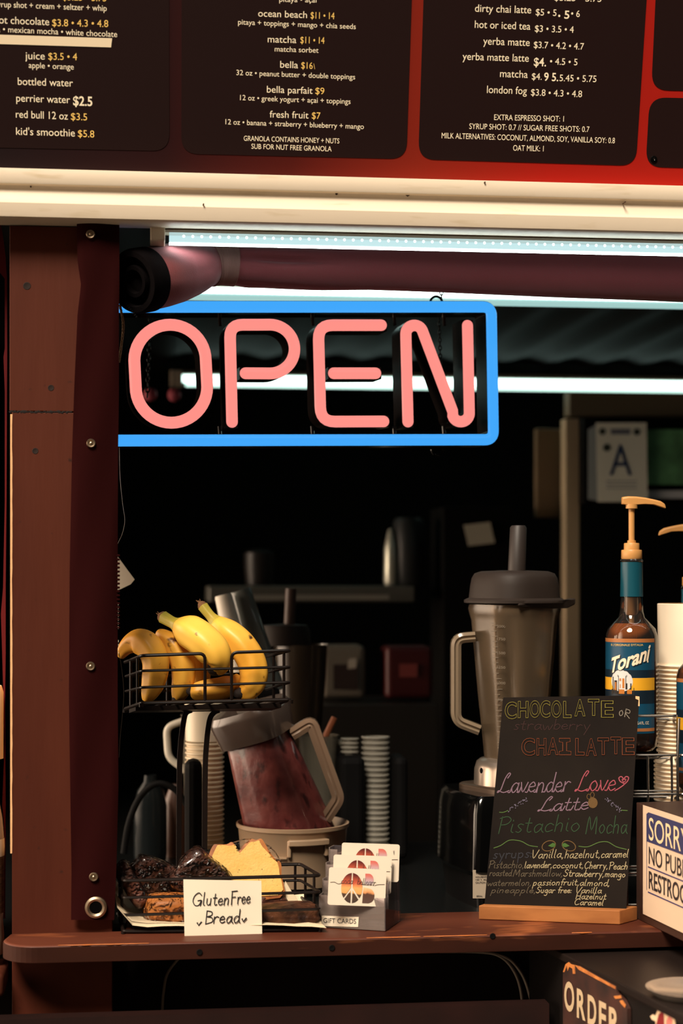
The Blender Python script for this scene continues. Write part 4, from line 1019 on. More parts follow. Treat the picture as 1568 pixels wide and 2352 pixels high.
hp = smooth_path([Vector((*kp.hit(*p), 0)) for p in ((1412, 1816), (1424, 1809), (1433, 1801), (1424, 1795), (1421, 1787), (1427, 1784), (1432, 1789), (1437, 1784), (1443, 1786), (1441, 1794), (1433, 1802))], 5); ribbon(mb, kp, hp, .0009, .0004, .0007)
hp = smooth_path([Vector((*kp.hit(*p), 0)) for p in ((1432, 1797), (1428, 1791), (1432, 1791), (1437, 1790), (1435, 1795), (1432, 1797))], 4); ribbon(mb, kp, hp, .0007, .0004, .0007); put_chalk('pink word Love with a heart', C_p, mb)
mb = MB(); hand(mb, kp, 'Pistachio', (1145, 1914), (1330, 1909), 38, .0008, .18); hand(mb, kp, 'Mocha', (1345, 1915), (1440, 1914), 40, .0008, .18); put_chalk('faint green words Pistachio Mocha', C_g, mb)
mb = MB()
for pts in (((1134, 1948), (1150, 1942), (1170, 1930), (1195, 1932), (1215, 1942), (1234, 1945)), ((1329, 1944), (1350, 1945), (1375, 1935), (1395, 1934), (1415, 1945), (1438, 1951)), ((1147, 1866), (1156, 1866), (1166, 1862)), ((1426, 1861), (1440, 1862))):
    ribbon(mb, kp, [Vector((p.x, p.y)) for p in smooth_path([Vector((*kp.hit(*p), 0)) for p in pts], 5)], .0007, .0003, .0006)
put_chalk('green wavy lines', C_gw, mb)
mb = MB()
for cx, cy, sgn in ((1260, 1943, 1), (1306, 1943, -1)):
    ribbon(mb, kp, [kp.hit(cx+15.5*math.cos(a), cy+11.5*math.sin(a)-3*math.cos(a)*sgn) for a in [2*math.pi*k/24 for k in range(24)]], .0007, .0003, .0006, True)
put_chalk('ochre pistachio shells', chalk('ochre', (92, 68, 34)), mb)
mb = MB()
for cx, sgn in ((1267, 1), (1299, -1)):
    mb.quadpx(kp, [(cx-9*sgn, 1943), (cx+2*sgn, 1936), (cx+9*sgn, 1938), (cx+8*sgn, 1945), (cx, 1946)], .0003, .0006)
put_chalk('green pistachio nuts', chalk('nut', (54, 86, 32)), mb)
mb = MB(); rng = random.Random(4)
for (xa, ya), (xm, ym), (xb, yb) in (((1168, 1864), (1188, 1845), (1211, 1836)), ((1391, 1837), (1408, 1846), (1423, 1862))):
    for k in range(34):
        t = rng.random(); x = xa*(1-t)**2+xm*2*t*(1-t)+xb*t*t+rng.uniform(-4, 4); y = ya*(1-t)**2+ym*2*t*(1-t)+yb*t*t+rng.uniform(-4, 4)
        q = kp.hit(x, y); mb.prism(kp, [(q.x+.0008*math.cos(a), q.y+.0008*math.sin(a)) for a in (0, 1.05, 2.1, 3.14, 4.2, 5.2)], .0003, .0006)
put_chalk('lilac lavender sprigs', chalk('pale_lilac', (96, 88, 106)), mb)
mb = MB(); q = kp.hit(1361, 1844); mb.prism(kp, [(q.x+.0075*math.cos(a), q.y+.0085*math.sin(a)) for a in [2*math.pi*k/16 for k in range(16)]], .0003, .0006)
for cx, cy in ((1352, 1830), (1360, 1826)):
    ribbon(mb, kp, [kp.hit(cx+4.5*math.cos(a), cy+6*math.sin(a)) for a in [2*math.pi*k/12 for k in range(12)]], .0006, .0003, .0006, True)
put_chalk('small ochre bee', chalk('bee', (86, 62, 28)), mb)
mb = MB()
for s, x0, x1, y0, y1, cp_ in (('Vanilla,', 1224, 1292, 1972, 1970, 19), ('hazelnut,', 1297, 1376, 1971, 1970, 19), ('caramel', 1381, 1443, 1970, 1969, 18), ('lavender,', 1205, 1266, 1994, 1993, 15), ('coconut,', 1270, 1338, 1994, 1994, 15),
                             ('Cherry,', 1343, 1394, 1995, 1995, 16), ('Peach', 1399, 1440, 1997, 1997, 17), ('Strawberry,', 1294, 1385, 2013, 2014, 16), ('mango', 1389, 1435, 2014, 2015, 15), ('passionfruit,', 1222, 1328, 2034, 2033, 15), ('almond,', 1332, 1398, 2034, 2035, 15),
                             ('Sugar free:', 1231, 1312, 2051, 2051, 14), ('Vanilla', 1325, 1381, 2051, 2052, 14), ('Hazelnut', 1322, 1392, 2065, 2066, 14), ('Caramel', 1320, 1386, 2078, 2080, 14)):
    hand(mb, kp, s, (x0, y0), (x1, y1), cp_, .00055, .22)
put_chalk('cream list of syrups', C_w, mb)
mb = MB()
for s, x0, x1, y0, y1, cp_ in (('Pistachio,', 1123, 1201, 1994, 1994, 17), ('roasted', 1124, 1176, 2012, 2012, 15), ('Marshmallow,', 1178, 1290, 2013, 2013, 16), ('watermelon,', 1120, 1218, 2035, 2034, 15), ('pineapple,', 1126, 1228, 2051, 2051, 14)):
    hand(mb, kp, s, (x0, y0), (x1, y1), cp_, .0005, .22)
put_chalk('rubbed cream words at the left', chalk('dim_cream', (84, 74, 58)), mb)
mb = MB(); hand(mb, kp, 'syrups:', (1133, 1972), (1220, 1970), 22, .0009, .1); put_chalk('faint blue word syrups', C_b, mb)
ZC = 1.0745                                     # top of the black inner counter
def zrow(row, d): return EYE-(row-1316)*d/F
def lath(mb, cx, d, prof, n=36, row=1700):
    """vertical lathe at pixel column cx, depth d; prof: (half width px, row)"""
    c = W(cx, row, d); k = d/F
    return mb.lathe([(max(a*k, .0001), zrow(r, d)) for a, r in prof], (c.x, c.y, 0), n)

# ------------------------------------------------------------------ tall blender behind the chalkboard
dv = 2.93; cxv = 1181
M_jar = clear('smoky_plastic', (150, 138, 122), (150, 126, 100), .24, .2)
M_jar2 = clear('smoky_plastic_clear', (176, 164, 150), (190, 166, 138), .34, .12)
M_lid = mat('black_rubber', (38, 29, 24), .6, spec=.3, bump=(120, .15, .001))
bl = thing('blender', 'tall blender with a smoky clear jar and black base behind the chalkboard', 'blender', W(cxv, 2085, dv))
cV = W(cxv, 1700, dv); kV = dv/F; ang = R(26)
def sq(hw, row, p=3.2, n=64, flute=0.0, dx=0):
    """rounded square ring, half width hw px"""
    o = []; z = zrow(row, dv)
    for j in range(n):
        a = 2*math.pi*j/n; c, s = math.cos(a), math.sin(a); r = (abs(c)**p+abs(s)**p)**(-1/p)*hw*kV
        if flute: r *= 1-flute*math.exp(-((((a % (math.pi/2))-math.pi/4)/.16)**2))
        x, y = r*c, r*s; x, y = x*math.cos(ang)-y*math.sin(ang), x*math.sin(ang)+y*math.cos(ang)
        o.append(Vector((cV.x+dx*kV+x, cV.y+y, z)))
    return o
outer = [sq(93, 1388, 3), sq(95, 1398, 3), sq(92, 1412, 3), sq(90, 1424, 3.2, flute=.05), sq(86, 1500, 3.2, flute=.2), sq(78, 1600, 3.2, flute=.26), sq(69, 1690, 3, flute=.14), sq(64, 1738, 3, flute=.06)]
inner = [[p+(Vector((cV.x, cV.y, p.z))-p)*.045 for p in r] for r in reversed(outer)]
jar = obj('jar', MB().rings(outer+inner, True, False), M_jar, bl, angle=50)
sc = MB()
for k in range(26):
    row = 1437+k*12.2; q = W(1128+k*.3+(row-1437)*.03, row, dv-.062+.012*(row-1437)/300); sc.tube([q, q+rgt*(.008 if k % 2 else .0125)], .0005, 5)
gp = plane3(W(1140, 1440, dv-.0665), W(1160, 1440, dv-.0665), W(1143, 1400, dv-.0665))
for s_, y in (('2000', 1441), ('1750', 1470), ('1500', 1502), ('1250', 1535), ('1000', 1571), ('750', 1610)): text(sc, gp, s_, (1141, y), (1160, y+1), 6)
text(sc, gp, 'MAX', (1126, 1434), (1138, 1434), 5)
obj('measuring_scale', sc, mat('embossed_scale', (120, 108, 94), .5), jar, smooth=False)
hd = MB(); dh = dv-.02
hp_ = round_path([W(1090, 1462, dh), W(1046, 1466, dh), W(1046, 1655, dh), W(1100, 1676, dh)], .014, 6)
rs = []
for i, p in enumerate(hp_):
    a, b = hp_[max(i-1, 0)], hp_[min(i+1, len(hp_)-1)]; t = (b-a).normalized(); s_ = fwd.cross(t).normalized()*.0085; f_ = fwd*.013
    rs.append([p-s_-f_, p-s_*.4-f_*1.25, p-s_*.1-f_*1.0, p+s_*.1-f_*1.0, p+s_*.4-f_*1.25, p+s_-f_, p+s_+f_, p-s_+f_])
obj('handle', hd.rings(rs), M_jar2, bl, angle=30)
lid = MB().rings([sq(100, 1386, 2.7), sq(106, 1384, 2.7), sq(106, 1378, 2.7), sq(101, 1375, 2.7), sq(96, 1373, 2.7), sq(93, 1345, 2.7), sq(90, 1328, 2.7), sq(84, 1317, 2.7), sq(70, 1312, 2.7), sq(30, 1310, 2.5)], True, True)
ld = obj('lid', lid, M_lid, bl, angle=60)
tb_ = MB(); q0 = W(1255, 1381, dv-.02)
lp_ = [W(1190, 1386, dv-.088), W(1270, 1381, dv-.05), W(1305, 1377, dv-.02), W(1321, 1374, dv-.015), W(1321, 1388, dv-.015), W(1303, 1397, dv-.02), W(1268, 1398, dv-.05), W(1190, 1393, dv-.088)]
tb_.add([p for p in lp_]+[p+fwd*.035 for p in lp_], [tuple(range(8)), tuple(range(15, 7, -1))]+[(i, (i+1) % 8, 8+(i+1) % 8, 8+i) for i in range(8)])
obj('lid_tab', tb_, M_lid, ld, bevel=.003)
obj('tamper', MB().tube([W(1186, 1322, dv-.02), W(1190, 1212, dv-.02), W(1190, 1207, dv-.02)], [.0150, .0138, .011], 24), mat('black_plastic_rod', (40, 32, 28), .5), bl, label='black stick rising from the lid')
cl = MB(); lath(cl, cxv, dv, [(60, 1737), (78, 1741), (87, 1748), (92, 1765), (93, 1800), (88, 1806)], 40); obj('collar', cl, mat('satin_collar', (176, 160, 146), .28, .85), bl)
ch_ = MB(); q = W(1105, 1770, dv-.083); ch_.lathe([(.0001, 0), (.0034, 0)], q, 14, (-fwd).to_track_quat('Z', 'Y').to_matrix() @ Matrix.Diagonal((.75, 1.4, 1))); obj('collar_hole', ch_, M_black, bl)
pd = MB(); pd.rings([sq(100, 1818, 5), sq(104, 1814, 5), sq(104, 1802, 5), sq(100, 1799, 5)], True, True); obj('rubber_pad', pd, mat('dark_bronze_pad', (74, 58, 46), .35, .5), bl, bevel=.001)
# motor base: rotated box, wider at the middle
cb0 = W(1180, 2000, dv+.01)
def bring(w, dd, row, pinch=0):
    z = zrow(row, dv); o = []
    ex = Vector((math.cos(ang+R(8)), math.sin(ang+R(8)), 0)); ey = Vector((-ex.y, ex.x, 0))
    q = [Vector((*p, 0)) for p in rrect(-w/2, -dd/2, w/2, dd/2, .010, 5)]; pts = []
    for i, p in enumerate(q):
        n_ = q[(i+1) % len(q)]; k_ = 9 if (n_-p).length > .05 else 1
        for j in range(k_):
            r = p.lerp(n_, j/k_); pts.append((r.x*(1+.09*max(0, 1-(2*r.y/dd)**2)), r.y*(1+.03*max(0, 1-(2*r.x/w)**2))))
    return [Vector((cb0.x, cb0.y, z))+ex*a+ey*b for a, b in pts]
ang_b = ang
ang = R(1)
bb = MB().rings([bring(.200, .185, 1990), bring(.212, .200, 1978), bring(.206, .196, 1850), bring(.200, .190, 1822), bring(.190, .180, 1812)], True, True)
base = obj('motor_base', bb, M_blackgl, bl, angle=35)
bb = MB().rings([bring(.186, .172, 2064), bring(.196, .182, 1990)], True, True); obj('lower_base', bb, mat('black_satin', (12, 11, 11), .3), bl, angle=35)
for a, b in ((-.07, -.07), (.07, -.07), (-.07, .07), (.07, .07)):
    ex = Vector((math.cos(ang+R(8)), math.sin(ang+R(8)), 0)); ey = Vector((-ex.y, ex.x, 0)); p = Vector((cb0.x, cb0.y, ZC))+ex*a+ey*b
    obj('foot', MB().lathe([(.011, 0), (.012, .004), (.011, zrow(2064, dv)-ZC)], p, 16, None, True), M_blackmt, bl)
ex = Vector((math.cos(ang+R(8)), math.sin(ang+R(8)), 0)); ey = Vector((-ex.y, ex.x, 0))
fo = Vector((cb0.x, cb0.y, zrow(2060, dv)))-ey*.0955-ex*.1
lbp = Plane(fo, ex, upv)
a0 = lbp.hit(1085, 2063); lb2 = MB().quadpx(lbp, [(1085, 2063), (1135, 2063), (1135, 1998), (1085, 1998)], .0008, .0014); lo_ = obj('rating_label', lb2, mat('grey_label', (176, 160, 140), .5), bl, smooth=False)
t_ = MB()
for s_, x0, x1, y, c_ in (('VITA-MIX', 1091, 1124, 2008, 5.5), ('HOUSEHOLD', 1091, 1124, 2016, 4), ('120 V. 50/60', 1091, 1124, 2022, 4), ('CAUTION:', 1091, 1114, 2029, 4.4), ('SERIAL', 1093, 1107, 2060, 4.2)): text(t_, lbp, s_, (x0, y), (x1, y), c_, .01, .0018)
obj('lettering', t_, M_ink, lo_, smooth=False)

# ------------------------------------------------------------------ upturned jar draining in the round container
dt = 3.0
pot = thing('round_container', 'round beige plastic food container holding the upturned smoothie jar', 'container', W(672, 2040, dt))
pm_ = MB(); lath(pm_, 672, dt, [(100, zz) for zz in (2024,)]+[(112, 2023), (116, 2000), (125, 1900), (129, 1896), (129.5, 1888), (126, 1887), (122, 1896), (112, 1995), (105, 2012), (.5, 2014)], 64, 1900)
M_pot = mat('beige_translucent_plastic', (152, 127, 102), .4, sss=.1)
obj('container_body', pm_, M_pot, pot)
cP = W(672, 1900, dt); kP = dt/F
def arc_band(mb, a0, a1, r0, r1, row0, row1, n=20):
    rs = []
    for i in range(n+1):
        a = R(a0+(a1-a0)*i/n); d0 = Vector((math.cos(a), math.sin(a), 0)); c = Vector((cP.x, cP.y, 0))
        rs.append([c+d0*r0*kP+upv*zrow(row0, dt), c+d0*r1*kP+upv*zrow(row0, dt), c+d0*r1*kP+upv*zrow(row1, dt), c+d0*r0*kP+upv*zrow(row1, dt)])
    mb.rings(rs, True, True)
hb = MB(); arc_band(hb, 261, 302, 116, 138, 1924, 1910)
arc_band(hb, 259.5, 263.5, 114, 131, 1950, 1912, 3); arc_band(hb, 299.5, 303.5, 114, 131, 1950, 1912, 3)
obj('handle', hb, M_pot, pot, bevel=.002)
fl_ = MB(); arc_band(fl_, 180, 259, 118, 127.5, 1953, 1949, 30); arc_band(fl_, 304, 360, 118, 127.5, 1953, 1949, 20); obj('ledge', fl_, M_pot, pot)
jt = thing('blender_jar', 'upturned blender jar coated in dark red smoothie, leaning in the round container', 'jar', W(660, 1990, dt))
pa, pb = W(572, 1634, dt-.01), W(686, 1975, dt+.01); axis = (pb-pa).normalized(); Lj = (pb-pa).length
qx = (rgt-axis*rgt.dot(axis)).normalized(); qy = axis.cross(qx)
def jring(t, hw, p=4, n=48, flute=0):
    o = []
    for j in range(n):
        a = 2*math.pi*j/n; c, s = math.cos(a), math.sin(a); r = (abs(c)**p+abs(s)**p)**(-1/p)*hw*kP
        if flute: r *= 1-flute*math.exp(-((((a+.35) % (math.pi/2))-math.pi/4)/.14)**2)
        o.append(pa+axis*Lj*t+(qx*math.cos(a+.35)*r+qy*math.sin(a+.35)*r))
    return o
body = MB().rings([jring(.155, 64, 3), jring(.17, 68, 3, flute=.04), jring(.45, 79, 3, flute=.07), jring(.8, 92, 3, flute=.05), jring(.97, 97, 3)], True, True)
M_smo = mat('smoothie_coating', (116, 56, 52), .4, var=((88, 34, 34), 30), spots=((54, 20, 21), 46, .55, .66, (1, 1, .6)), bump=(40, .5, .004), coat=.35)
jb = obj('jar_body', body, M_smo, jt, angle=50)
rb = MB()
for a in (4.05, 4.75, 5.35):
    pts = [pa+axis*Lj*t+(qx*math.cos(a)+qy*math.sin(a))*hw*kP for t, hw in ((.17, 67), (.45, 80), (.8, 94.5), (.95, 99))]; rb.tube(pts, .0032, 8)
obj('rib', rb, mat('jar_rib', (120, 70, 66), .2, coat=.6), jb)
bd_ = MB().rings([jring(-.03, 78, 3.5), jring(.0, 84, 3.5), jring(.02, 86, 3.5), jring(.145, 80, 3.5), jring(.175, 79, 3.5), jring(.175, 70, 3.5), jring(.02, 74, 3.5), jring(-.02, 50, 3)], True, True)
obj('jar_collar', bd_, mat('smoky_collar', (74, 62, 56), .25, coat=.5, bump=(20, .15, .004)), jt, angle=45)
nt_ = MB(); nt_.lathe([(.022, -.002), (.022, .006), (.013, .008), (.012, .016), (.0001, .017)], pa-axis*.008, 6, (-axis).to_track_quat('Z', 'Y').to_matrix())
obj('drive_nut', nt_, M_steel, jt)
hh = MB(); pts = round_path([pa+axis*Lj*.22+qx*76*kP, pa+axis*Lj*.185+qx*128*kP, pa+axis*Lj*.70+qx*133*kP, pa+axis*Lj*.80+qx*88*kP], .010, 5)
rs = []
for i, p in enumerate(pts):
    a, b = pts[max(i-1, 0)], pts[min(i+1, len(pts)-1)]; t = (b-a).normalized(); s_ = fwd.cross(t).normalized()*.0105; f_ = fwd*.012
    rs.append([p-s_-f_, p-s_*.3-f_*1.2, p-f_, p+s_*.3-f_*1.2, p+s_-f_, p+s_+f_, p-s_+f_])
obj('jar_handle', hh.rings(rs), clear('frosted_handle', (150, 132, 116), (150, 122, 100), .5, .15), jt, angle=30)

# ------------------------------------------------------------------ syrup bottles with pumps
M_glass = clear('bottle_glass', (245, 240, 232), (200, 190, 180), .02, .02)
M_amber = mat('amber_syrup', (196, 104, 34), .04, trans=.7, ior=1.36)
M_pump = mat('tan_pump_plastic', (192, 138, 78), .4, sss=.05)
M_foil = mat('teal_foil', (14, 70, 84), .35, spec=.5)
M_lab = mat('teal_label', (12, 66, 92), .4); M_labgold = mat('label_gold', (222, 160, 34), .45); M_labcop = mat('label_copper', (166, 104, 58), .4)
def syrup(lab, cx, d, r0, full=True, pump=1, wr=0, group=None):
    """r0: row offset of the whole bottle"""
    t = thing('syrup_bottle', lab, 'bottle', W(cx, 1725+r0, d), group); k = d/F; c = W(cx, 1500, d)
    o = lambda prof, n=40: lath(MB(), cx, d, [(a, r+r0) for a, r in prof], n, 1500)
    obj('glass', o([(24, 1284), (27, 1288), (24, 1293), (24.5, 1372), (26.5, 1404), (30, 1418), (44, 1433), (54, 1444), (58.5, 1460), (59, 1500), (59, 1690), (57, 1712), (48, 1722), (.5, 1723)]), M_glass, t)
    obj('syrup', o([(.5, 1431), (40, 1431), (52, 1446), (56, 1462), (56.5, 1690), (53, 1708), (.5, 1710)]), M_amber, t)
    obj('neck_foil', o([(25.2, 1291), (25.4, 1330), (26, 1370)]), M_foil, t)
    def cyl(u, v, rr_=59.4):               # u px around from the centre of the label, v row
        a = -math.pi/2+PSI*0+u/rr_-.12; return Vector((c.x+rr_*k*math.cos(a), c.y+rr_*k*math.sin(a), zrow(v+r0, d)))
    def patch(u0, u1, v0, v1, rr_=59.4, n=24):
        m = MB(); m.rings([[cyl(u0+(u1-u0)*i/n, v0, rr_), cyl(u0+(u1-u0)*i/n, v1, rr_), cyl(u0+(u1-u0)*i/n, v1, rr_-.35), cyl(u0+(u1-u0)*i/n, v0, rr_-.35)] for i in range(n+1)], True, True); return m
    UL, UR = wr-100, wr+52
    lb = obj('paper_label', patch(UL, UR, 1473, 1680), M_lab, t)
    obj('label_band', patch(UL, UR, 1465, 1473.5, 59.6), M_labcop, lb); obj('label_band', patch(UL, UR, 1668, 1675, 59.7), M_labcop, lb)
    obj('gold_band', patch(UL, UR, 1554, 1582, 59.8), M_labgold, lb); obj('dark_band', patch(UL, UR, 1536, 1553, 59.7), mat('label_night', (8, 30, 44), .45), lb)
    obj('dark_band', patch(UL, UR, 1583, 1612, 59.7), mat('label_night2', (10, 28, 40), .45), lb)
    def tx(s, u0, u1, v0, v1, cap, m, bold, slant=0, rr_=60.3):
        vs, fs, x0, x1 = text_geo(s, bold); out = []
        bm = bmesh.new(); bv = [bm.verts.new(p) for p in vs]
        for f in fs:
            try: bm.faces.new([bv[i] for i in f])
            except ValueError: pass
        for _ in range(3):
            bmesh.ops.triangulate(bm, faces=bm.faces[:]); lg = [e for e in bm.edges if abs(e.verts[0].co.x-e.verts[1].co.x)*(u1-u0)/(x1-x0) > 4]
            if not lg: break
            bmesh.ops.subdivide_edges(bm, edges=lg, cuts=2)
        bm.verts.index_update(); vs = [v.co.copy() for v in bm.verts]; fs = [tuple(v.index for v in f.verts) for f in bm.faces]; bm.free()
        for p in vs:
            q = (p.x-x0+slant*p.y)/(x1-x0); out.append(cyl(u0+(u1-u0)*q, v0+(v1-v0)*q-p.y/.728*cap, rr_))
        return obj('lettering', MB().add(out, fs), m, lb, smooth=False)
    cw_ = mat('label_cream', (238, 216, 186), .5)
    tx('Torani', wr-65, wr+33, 1547, 1514, 34, mat('label_shadow', (6, 20, 28), .6), .035, .30, 60.0)
    tx('Torani', wr-67, wr+31, 1545, 1512, 34, cw_, .03, .30)
    tx('•', wr+27, wr+31, 1524, 1524, 16, cw_, 0)
    tx("R L'ORIGINALE D'ITALIA", wr-62, wr+17, 1482, 1481, 5, mat('label_gold_print', (226, 186, 96), .5), 0)
    tx('25.4 FL. OZ.', wr+0, wr+33, 1659, 1659, 7, cw_, 0)
    # round picture with a little tower
    m = MB()
    m.rings([[cyl(wr-34-27*math.cos(math.pi*i/20), 1563-(26*math.sin(math.pi*i/20)+(1.2 if i % 3 else 0)), 60.0), cyl(wr-34-27*math.cos(math.pi*i/20), 1563+22*math.sin(math.pi*i/20), 60.0)] for i in range(21)], False, False); obj('emblem', m, mat('label_cloud', (206, 202, 198), .5), lb, smooth=False, label='pale round cloud with a tower')
    M_tw, M_tb = mat('tower_ochre', (178, 106, 34), .5), mat('tower_dark', (28, 18, 12), .6)
    def quads(T, m_, rr_):
        m = MB()
        for u0, u1, v0, v1 in T: m.add([cyl(u0+wr, v0, rr_), cyl(u1+wr, v0, rr_), cyl(u1+wr, v1, rr_), cyl(u0+wr, v1, rr_)], [(0, 1, 2, 3)])
        return m
    obj('tower', quads([(-41, -22, 1549, 1580), (-43, -20, 1547, 1552), (-52, -44, 1560, 1590), (-57, -54, 1552, 1590), (-40, -4, 1576, 1592), (-60, -40, 1580, 1592), (-22, -10, 1566, 1580)], M_tb, 60.2), M_tb, lb, smooth=False)
    obj('tower', quads([(-38, -34, 1555, 1561), (-31, -26, 1555, 1577), (-50, -46, 1564, 1582), (-39, -26, 1580, 1590), (-20, -9, 1581, 1590), (-37, -35, 1568, 1577)], M_tw, 60.4), M_tw, lb, smooth=False)
    pp_ = thing_pump = obj('pump_collar', o([(9, 1263), (22.5, 1263), (23.4, 1264.5), (23.8, 1282), (22.5, 1284.5), (10, 1285)], 36), M_pump, t)
    obj('pump_collar', o([(7, 1241), (10, 1241.5), (10, 1247), (17, 1247.5), (18, 1249), (18, 1263.2), (9, 1263.2)], 12), M_pump, t)
    obj('pump_stem', o([(6.8, 1243), (6.8, 1170), (8, 1169), (8, 1160)], 18), M_pump, t)
    obj('dip_tube', o([(15, 1372), (15, 1405), (12, 1412), (6, 1414), (6, 1700)], 18), mat('tan_tube', (150, 110, 70), .4), t)
    hd_ = MB(); A = [(-22*pump, 1142, 1158, 6.5), (-10*pump, 1140, 1160, 8.5), (8*pump, 1140.5, 1159.5, 8.5), (30*pump, 1143, 1158, 7), (50*pump, 1147, 1159, 6.5), (66*pump, 1151, 1164, 6), (75*pump, 1157, 1167, 5), (77.5*pump, 1163, 1168, 4)]
    rs = []
    for dx, ra, rb_, hw in A:
        p = W(cx+dx, 1500, d+.0*dx); 
        rs.append([Vector((p.x, p.y-hw*k, zrow(rb_+r0, d))), Vector((p.x, p.y-hw*k, zrow(ra+3+r0, d))), Vector((p.x, p.y-hw*k*.5, zrow(ra+r0, d))), Vector((p.x, p.y+hw*k*.5, zrow(ra+r0, d))), Vector((p.x, p.y+hw*k, zrow(ra+3+r0, d))), Vector((p.x, p.y+hw*k, zrow(rb_+r0, d)))])
    hd_.rings(rs, True, True); ph = obj('pump_head', hd_, M_pump, t, bevel=.0008)
    obj('pump_socket', o([(11, 1158), (11, 1167), (13.5, 1168), (13.5, 1158)], 20), M_pump, ph)
    return t
syrup('amber syrup bottle with teal label and tan pump behind the chalkboard', 1450, 2.87, 0)
syrup('syrup bottle at the right edge whose pump head points left above the paper cups', 1590, 3.02, 62, pump=-1)
syrup('dark syrup bottle cut off by the right edge, in front of the paper cups', 1612, 2.86, 92, wr=8)

# ------------------------------------------------------------------ paper cups upside down in two stacks
M_cup = mat('paper_cup', (250, 230, 202), .6)
dc = 2.935
def cup(cx, d, row, hw0, hw1, h, lab, group):
    """upside down cup: rim (lip) at the bottom row"""
    p = [(hw0-3, row-h), (hw0, row-h+1), (hw1-1, row-4), (hw1+2.4, row-4.6), (hw1+3.4, row-2.4), (hw1+2.4, row-.2), (hw1-2, row-.4), (hw1-3, row-6), (hw0-3, row-h+4)]
    m = lath(MB(), cx, d, p, 48, 1600); return obj('paper_cup', m, M_cup, None, label=lab, cat='cup', group=group)
c0 = cup(1583, dc, 1530, 73, 72, 144, 'topmost white paper cup right of the syrup bottle, its plain wall showing', 'upper stack of paper cups')
k = dc/F
c1 = cup(1583, dc, 1540, 58, 72, 60, 'white paper cup nested in the upper stack, only its rolled rim showing', 'upper stack of paper cups')
for i in range(1, 20): dup_o = c1.copy(); COL.objects.link(dup_o); dup_o.location = c1.location+Vector((0, 0, -9.8*k*i)); WM[dup_o.name] = Matrix.Translation(dup_o.location)
c2 = cup(1577, dc-.0, 1752, 63, 72, 30, 'white paper cup of the lower stack, thick rolled rim showing below the rack wire', 'lower stack of paper cups')
for i in range(1, 10): dup_o = c2.copy(); COL.objects.link(dup_o); dup_o.location = c2.location+Vector((0, 0, -9.6*k*i)); WM[dup_o.name] = Matrix.Translation(dup_o.location)

# ------------------------------------------------------------------ chrome wire rack
rk = thing('wire_rack', 'chrome wire rack holding syrup bottles behind the chalkboard', 'rack', W(1500, 2080, 2.82))
rm = MB(); dF, dB = 2.795, 2.90
def rr4(x0, x1, row, rad=.006, r=.0019):
    wire(rm, [W(x0, row, dF), W(x1, row-1, dF), W(x1-8, row+6, dB), W(x0-8, row+6, dB)], r, rad, True)
rr4(1385, 1553, 1645, .006, .0022); rr4(1385, 1558, 1735, .006, .0022); rr4(1380, 1556, 1824, .004, .0022); rr4(1380, 1556, 1817, .004, .0017)
for row in (1990, 2005, 2078): rr4(1380, 1552, row, .004, .0019)
wire(rm, [W(1559, 1650, dF), W(1556, 1740, dF), W(1556, 1840, dF), W(1552, 2085, dF)], .0022, .004)
rr4(1562, 1740, 1735, .006, .0022); rr4(1562, 1740, 1824, .006, .0022)
for x in (1400, 1487, 1542): wire(rm, [W(x, 1736, dF), W(x+1, 1825, dF), W(x, 1842, dF)], .0019, .002)
for x in (1385, 1440): wire(rm, [W(x, 1640, dF), W(x, 2085, dF)], .0022, .002)
for i in range(7): wire(rm, [W(1390+26*i, 1736, dF), W(1382+26*i, 1741, dB)], .0015, .001)
obj('frame', rm, M_chrome, rk)

# ------------------------------------------------------------------ box with the restroom notice
bx0 = WZ(1477, 2106, ZS+.008); bdir = (WZ(1568, 2150, ZS+.008)-bx0); bdir.z = 0; bdir.normalize()
rp2 = Plane(bx0, bdir, upv)
box = thing('counter_box', 'dark brown box on the right shelf end with the restroom notice on its side', 'box', bx0)
hB = zrow(1848, dep(bx0))-ZS
side = rp2.n*-1.0                               # away from the viewer side
m = MB(); L0 = .225
bk_ = bdir*-.028
c0_, c1_ = bx0+bk_, bx0+bdir*L0
def dz(p, z): return Vector((p.x, p.y, z))
m.hexa([dz(c0_, ZS), dz(c1_, ZS), dz(c1_+side*.22, ZS), dz(c0_+side*.22, ZS), dz(c0_, ZS+hB), dz(c1_, ZS+hB), dz(c1_+side*.22, ZS+hB), dz(c0_+side*.22, ZS+hB)])
M_box = mat('brown_laminate', (58, 36, 27), .4, var=((44, 26, 20), 10))
obj('box_body', m, M_box, box, smooth=False, bevel=.0015)
sgp = [(1477, 1852), (1600, 1899), (1600, 2160), (1481, 2098)]
nt2 = thing('restroom_notice', 'white restroom notice with a blue SORRY band on the side of the brown box', 'sign', bx0)
tl, bl_ = rp2.hit(1475.5, 1848), rp2.hit(1480.5, 2100); h_n = tl.y-bl_.y
def RP(u, v): return (u, bl_.y+v*h_n)
ns = obj('sheet', MB().prism(rp2, [RP(.002, 0), RP(.218, 0), RP(.218, 1), RP(.002, 1)], .0008, .0016), mat('notice_white', (200, 175, 150), .5), nt2, smooth=False)
obj('blue_band', MB().prism(rp2, [RP(.0165, .68), RP(.205, .68), RP(.205, .95), RP(.024, .95), RP(.0165, .93)], .0017, .0020), mat('notice_blue', (44, 44, 82), .5), ns, smooth=False)
M_nb = mat('notice_black', (34, 24, 26), .5); M_nw = mat('notice_cream', (214, 190, 150), .5); M_nl = mat('notice_line', (58, 50, 90), .5)
def rt(mb, s, u0, u1, v, cap, bold):
    vs, fs, x0, x1 = text_geo(s, bold); mb.add([rp2.at(u0+(u1-u0)*(p.x-x0)/(x1-x0), bl_.y+h_n*(v+cap*p.y/.728), .0023) for p in vs], fs); return mb
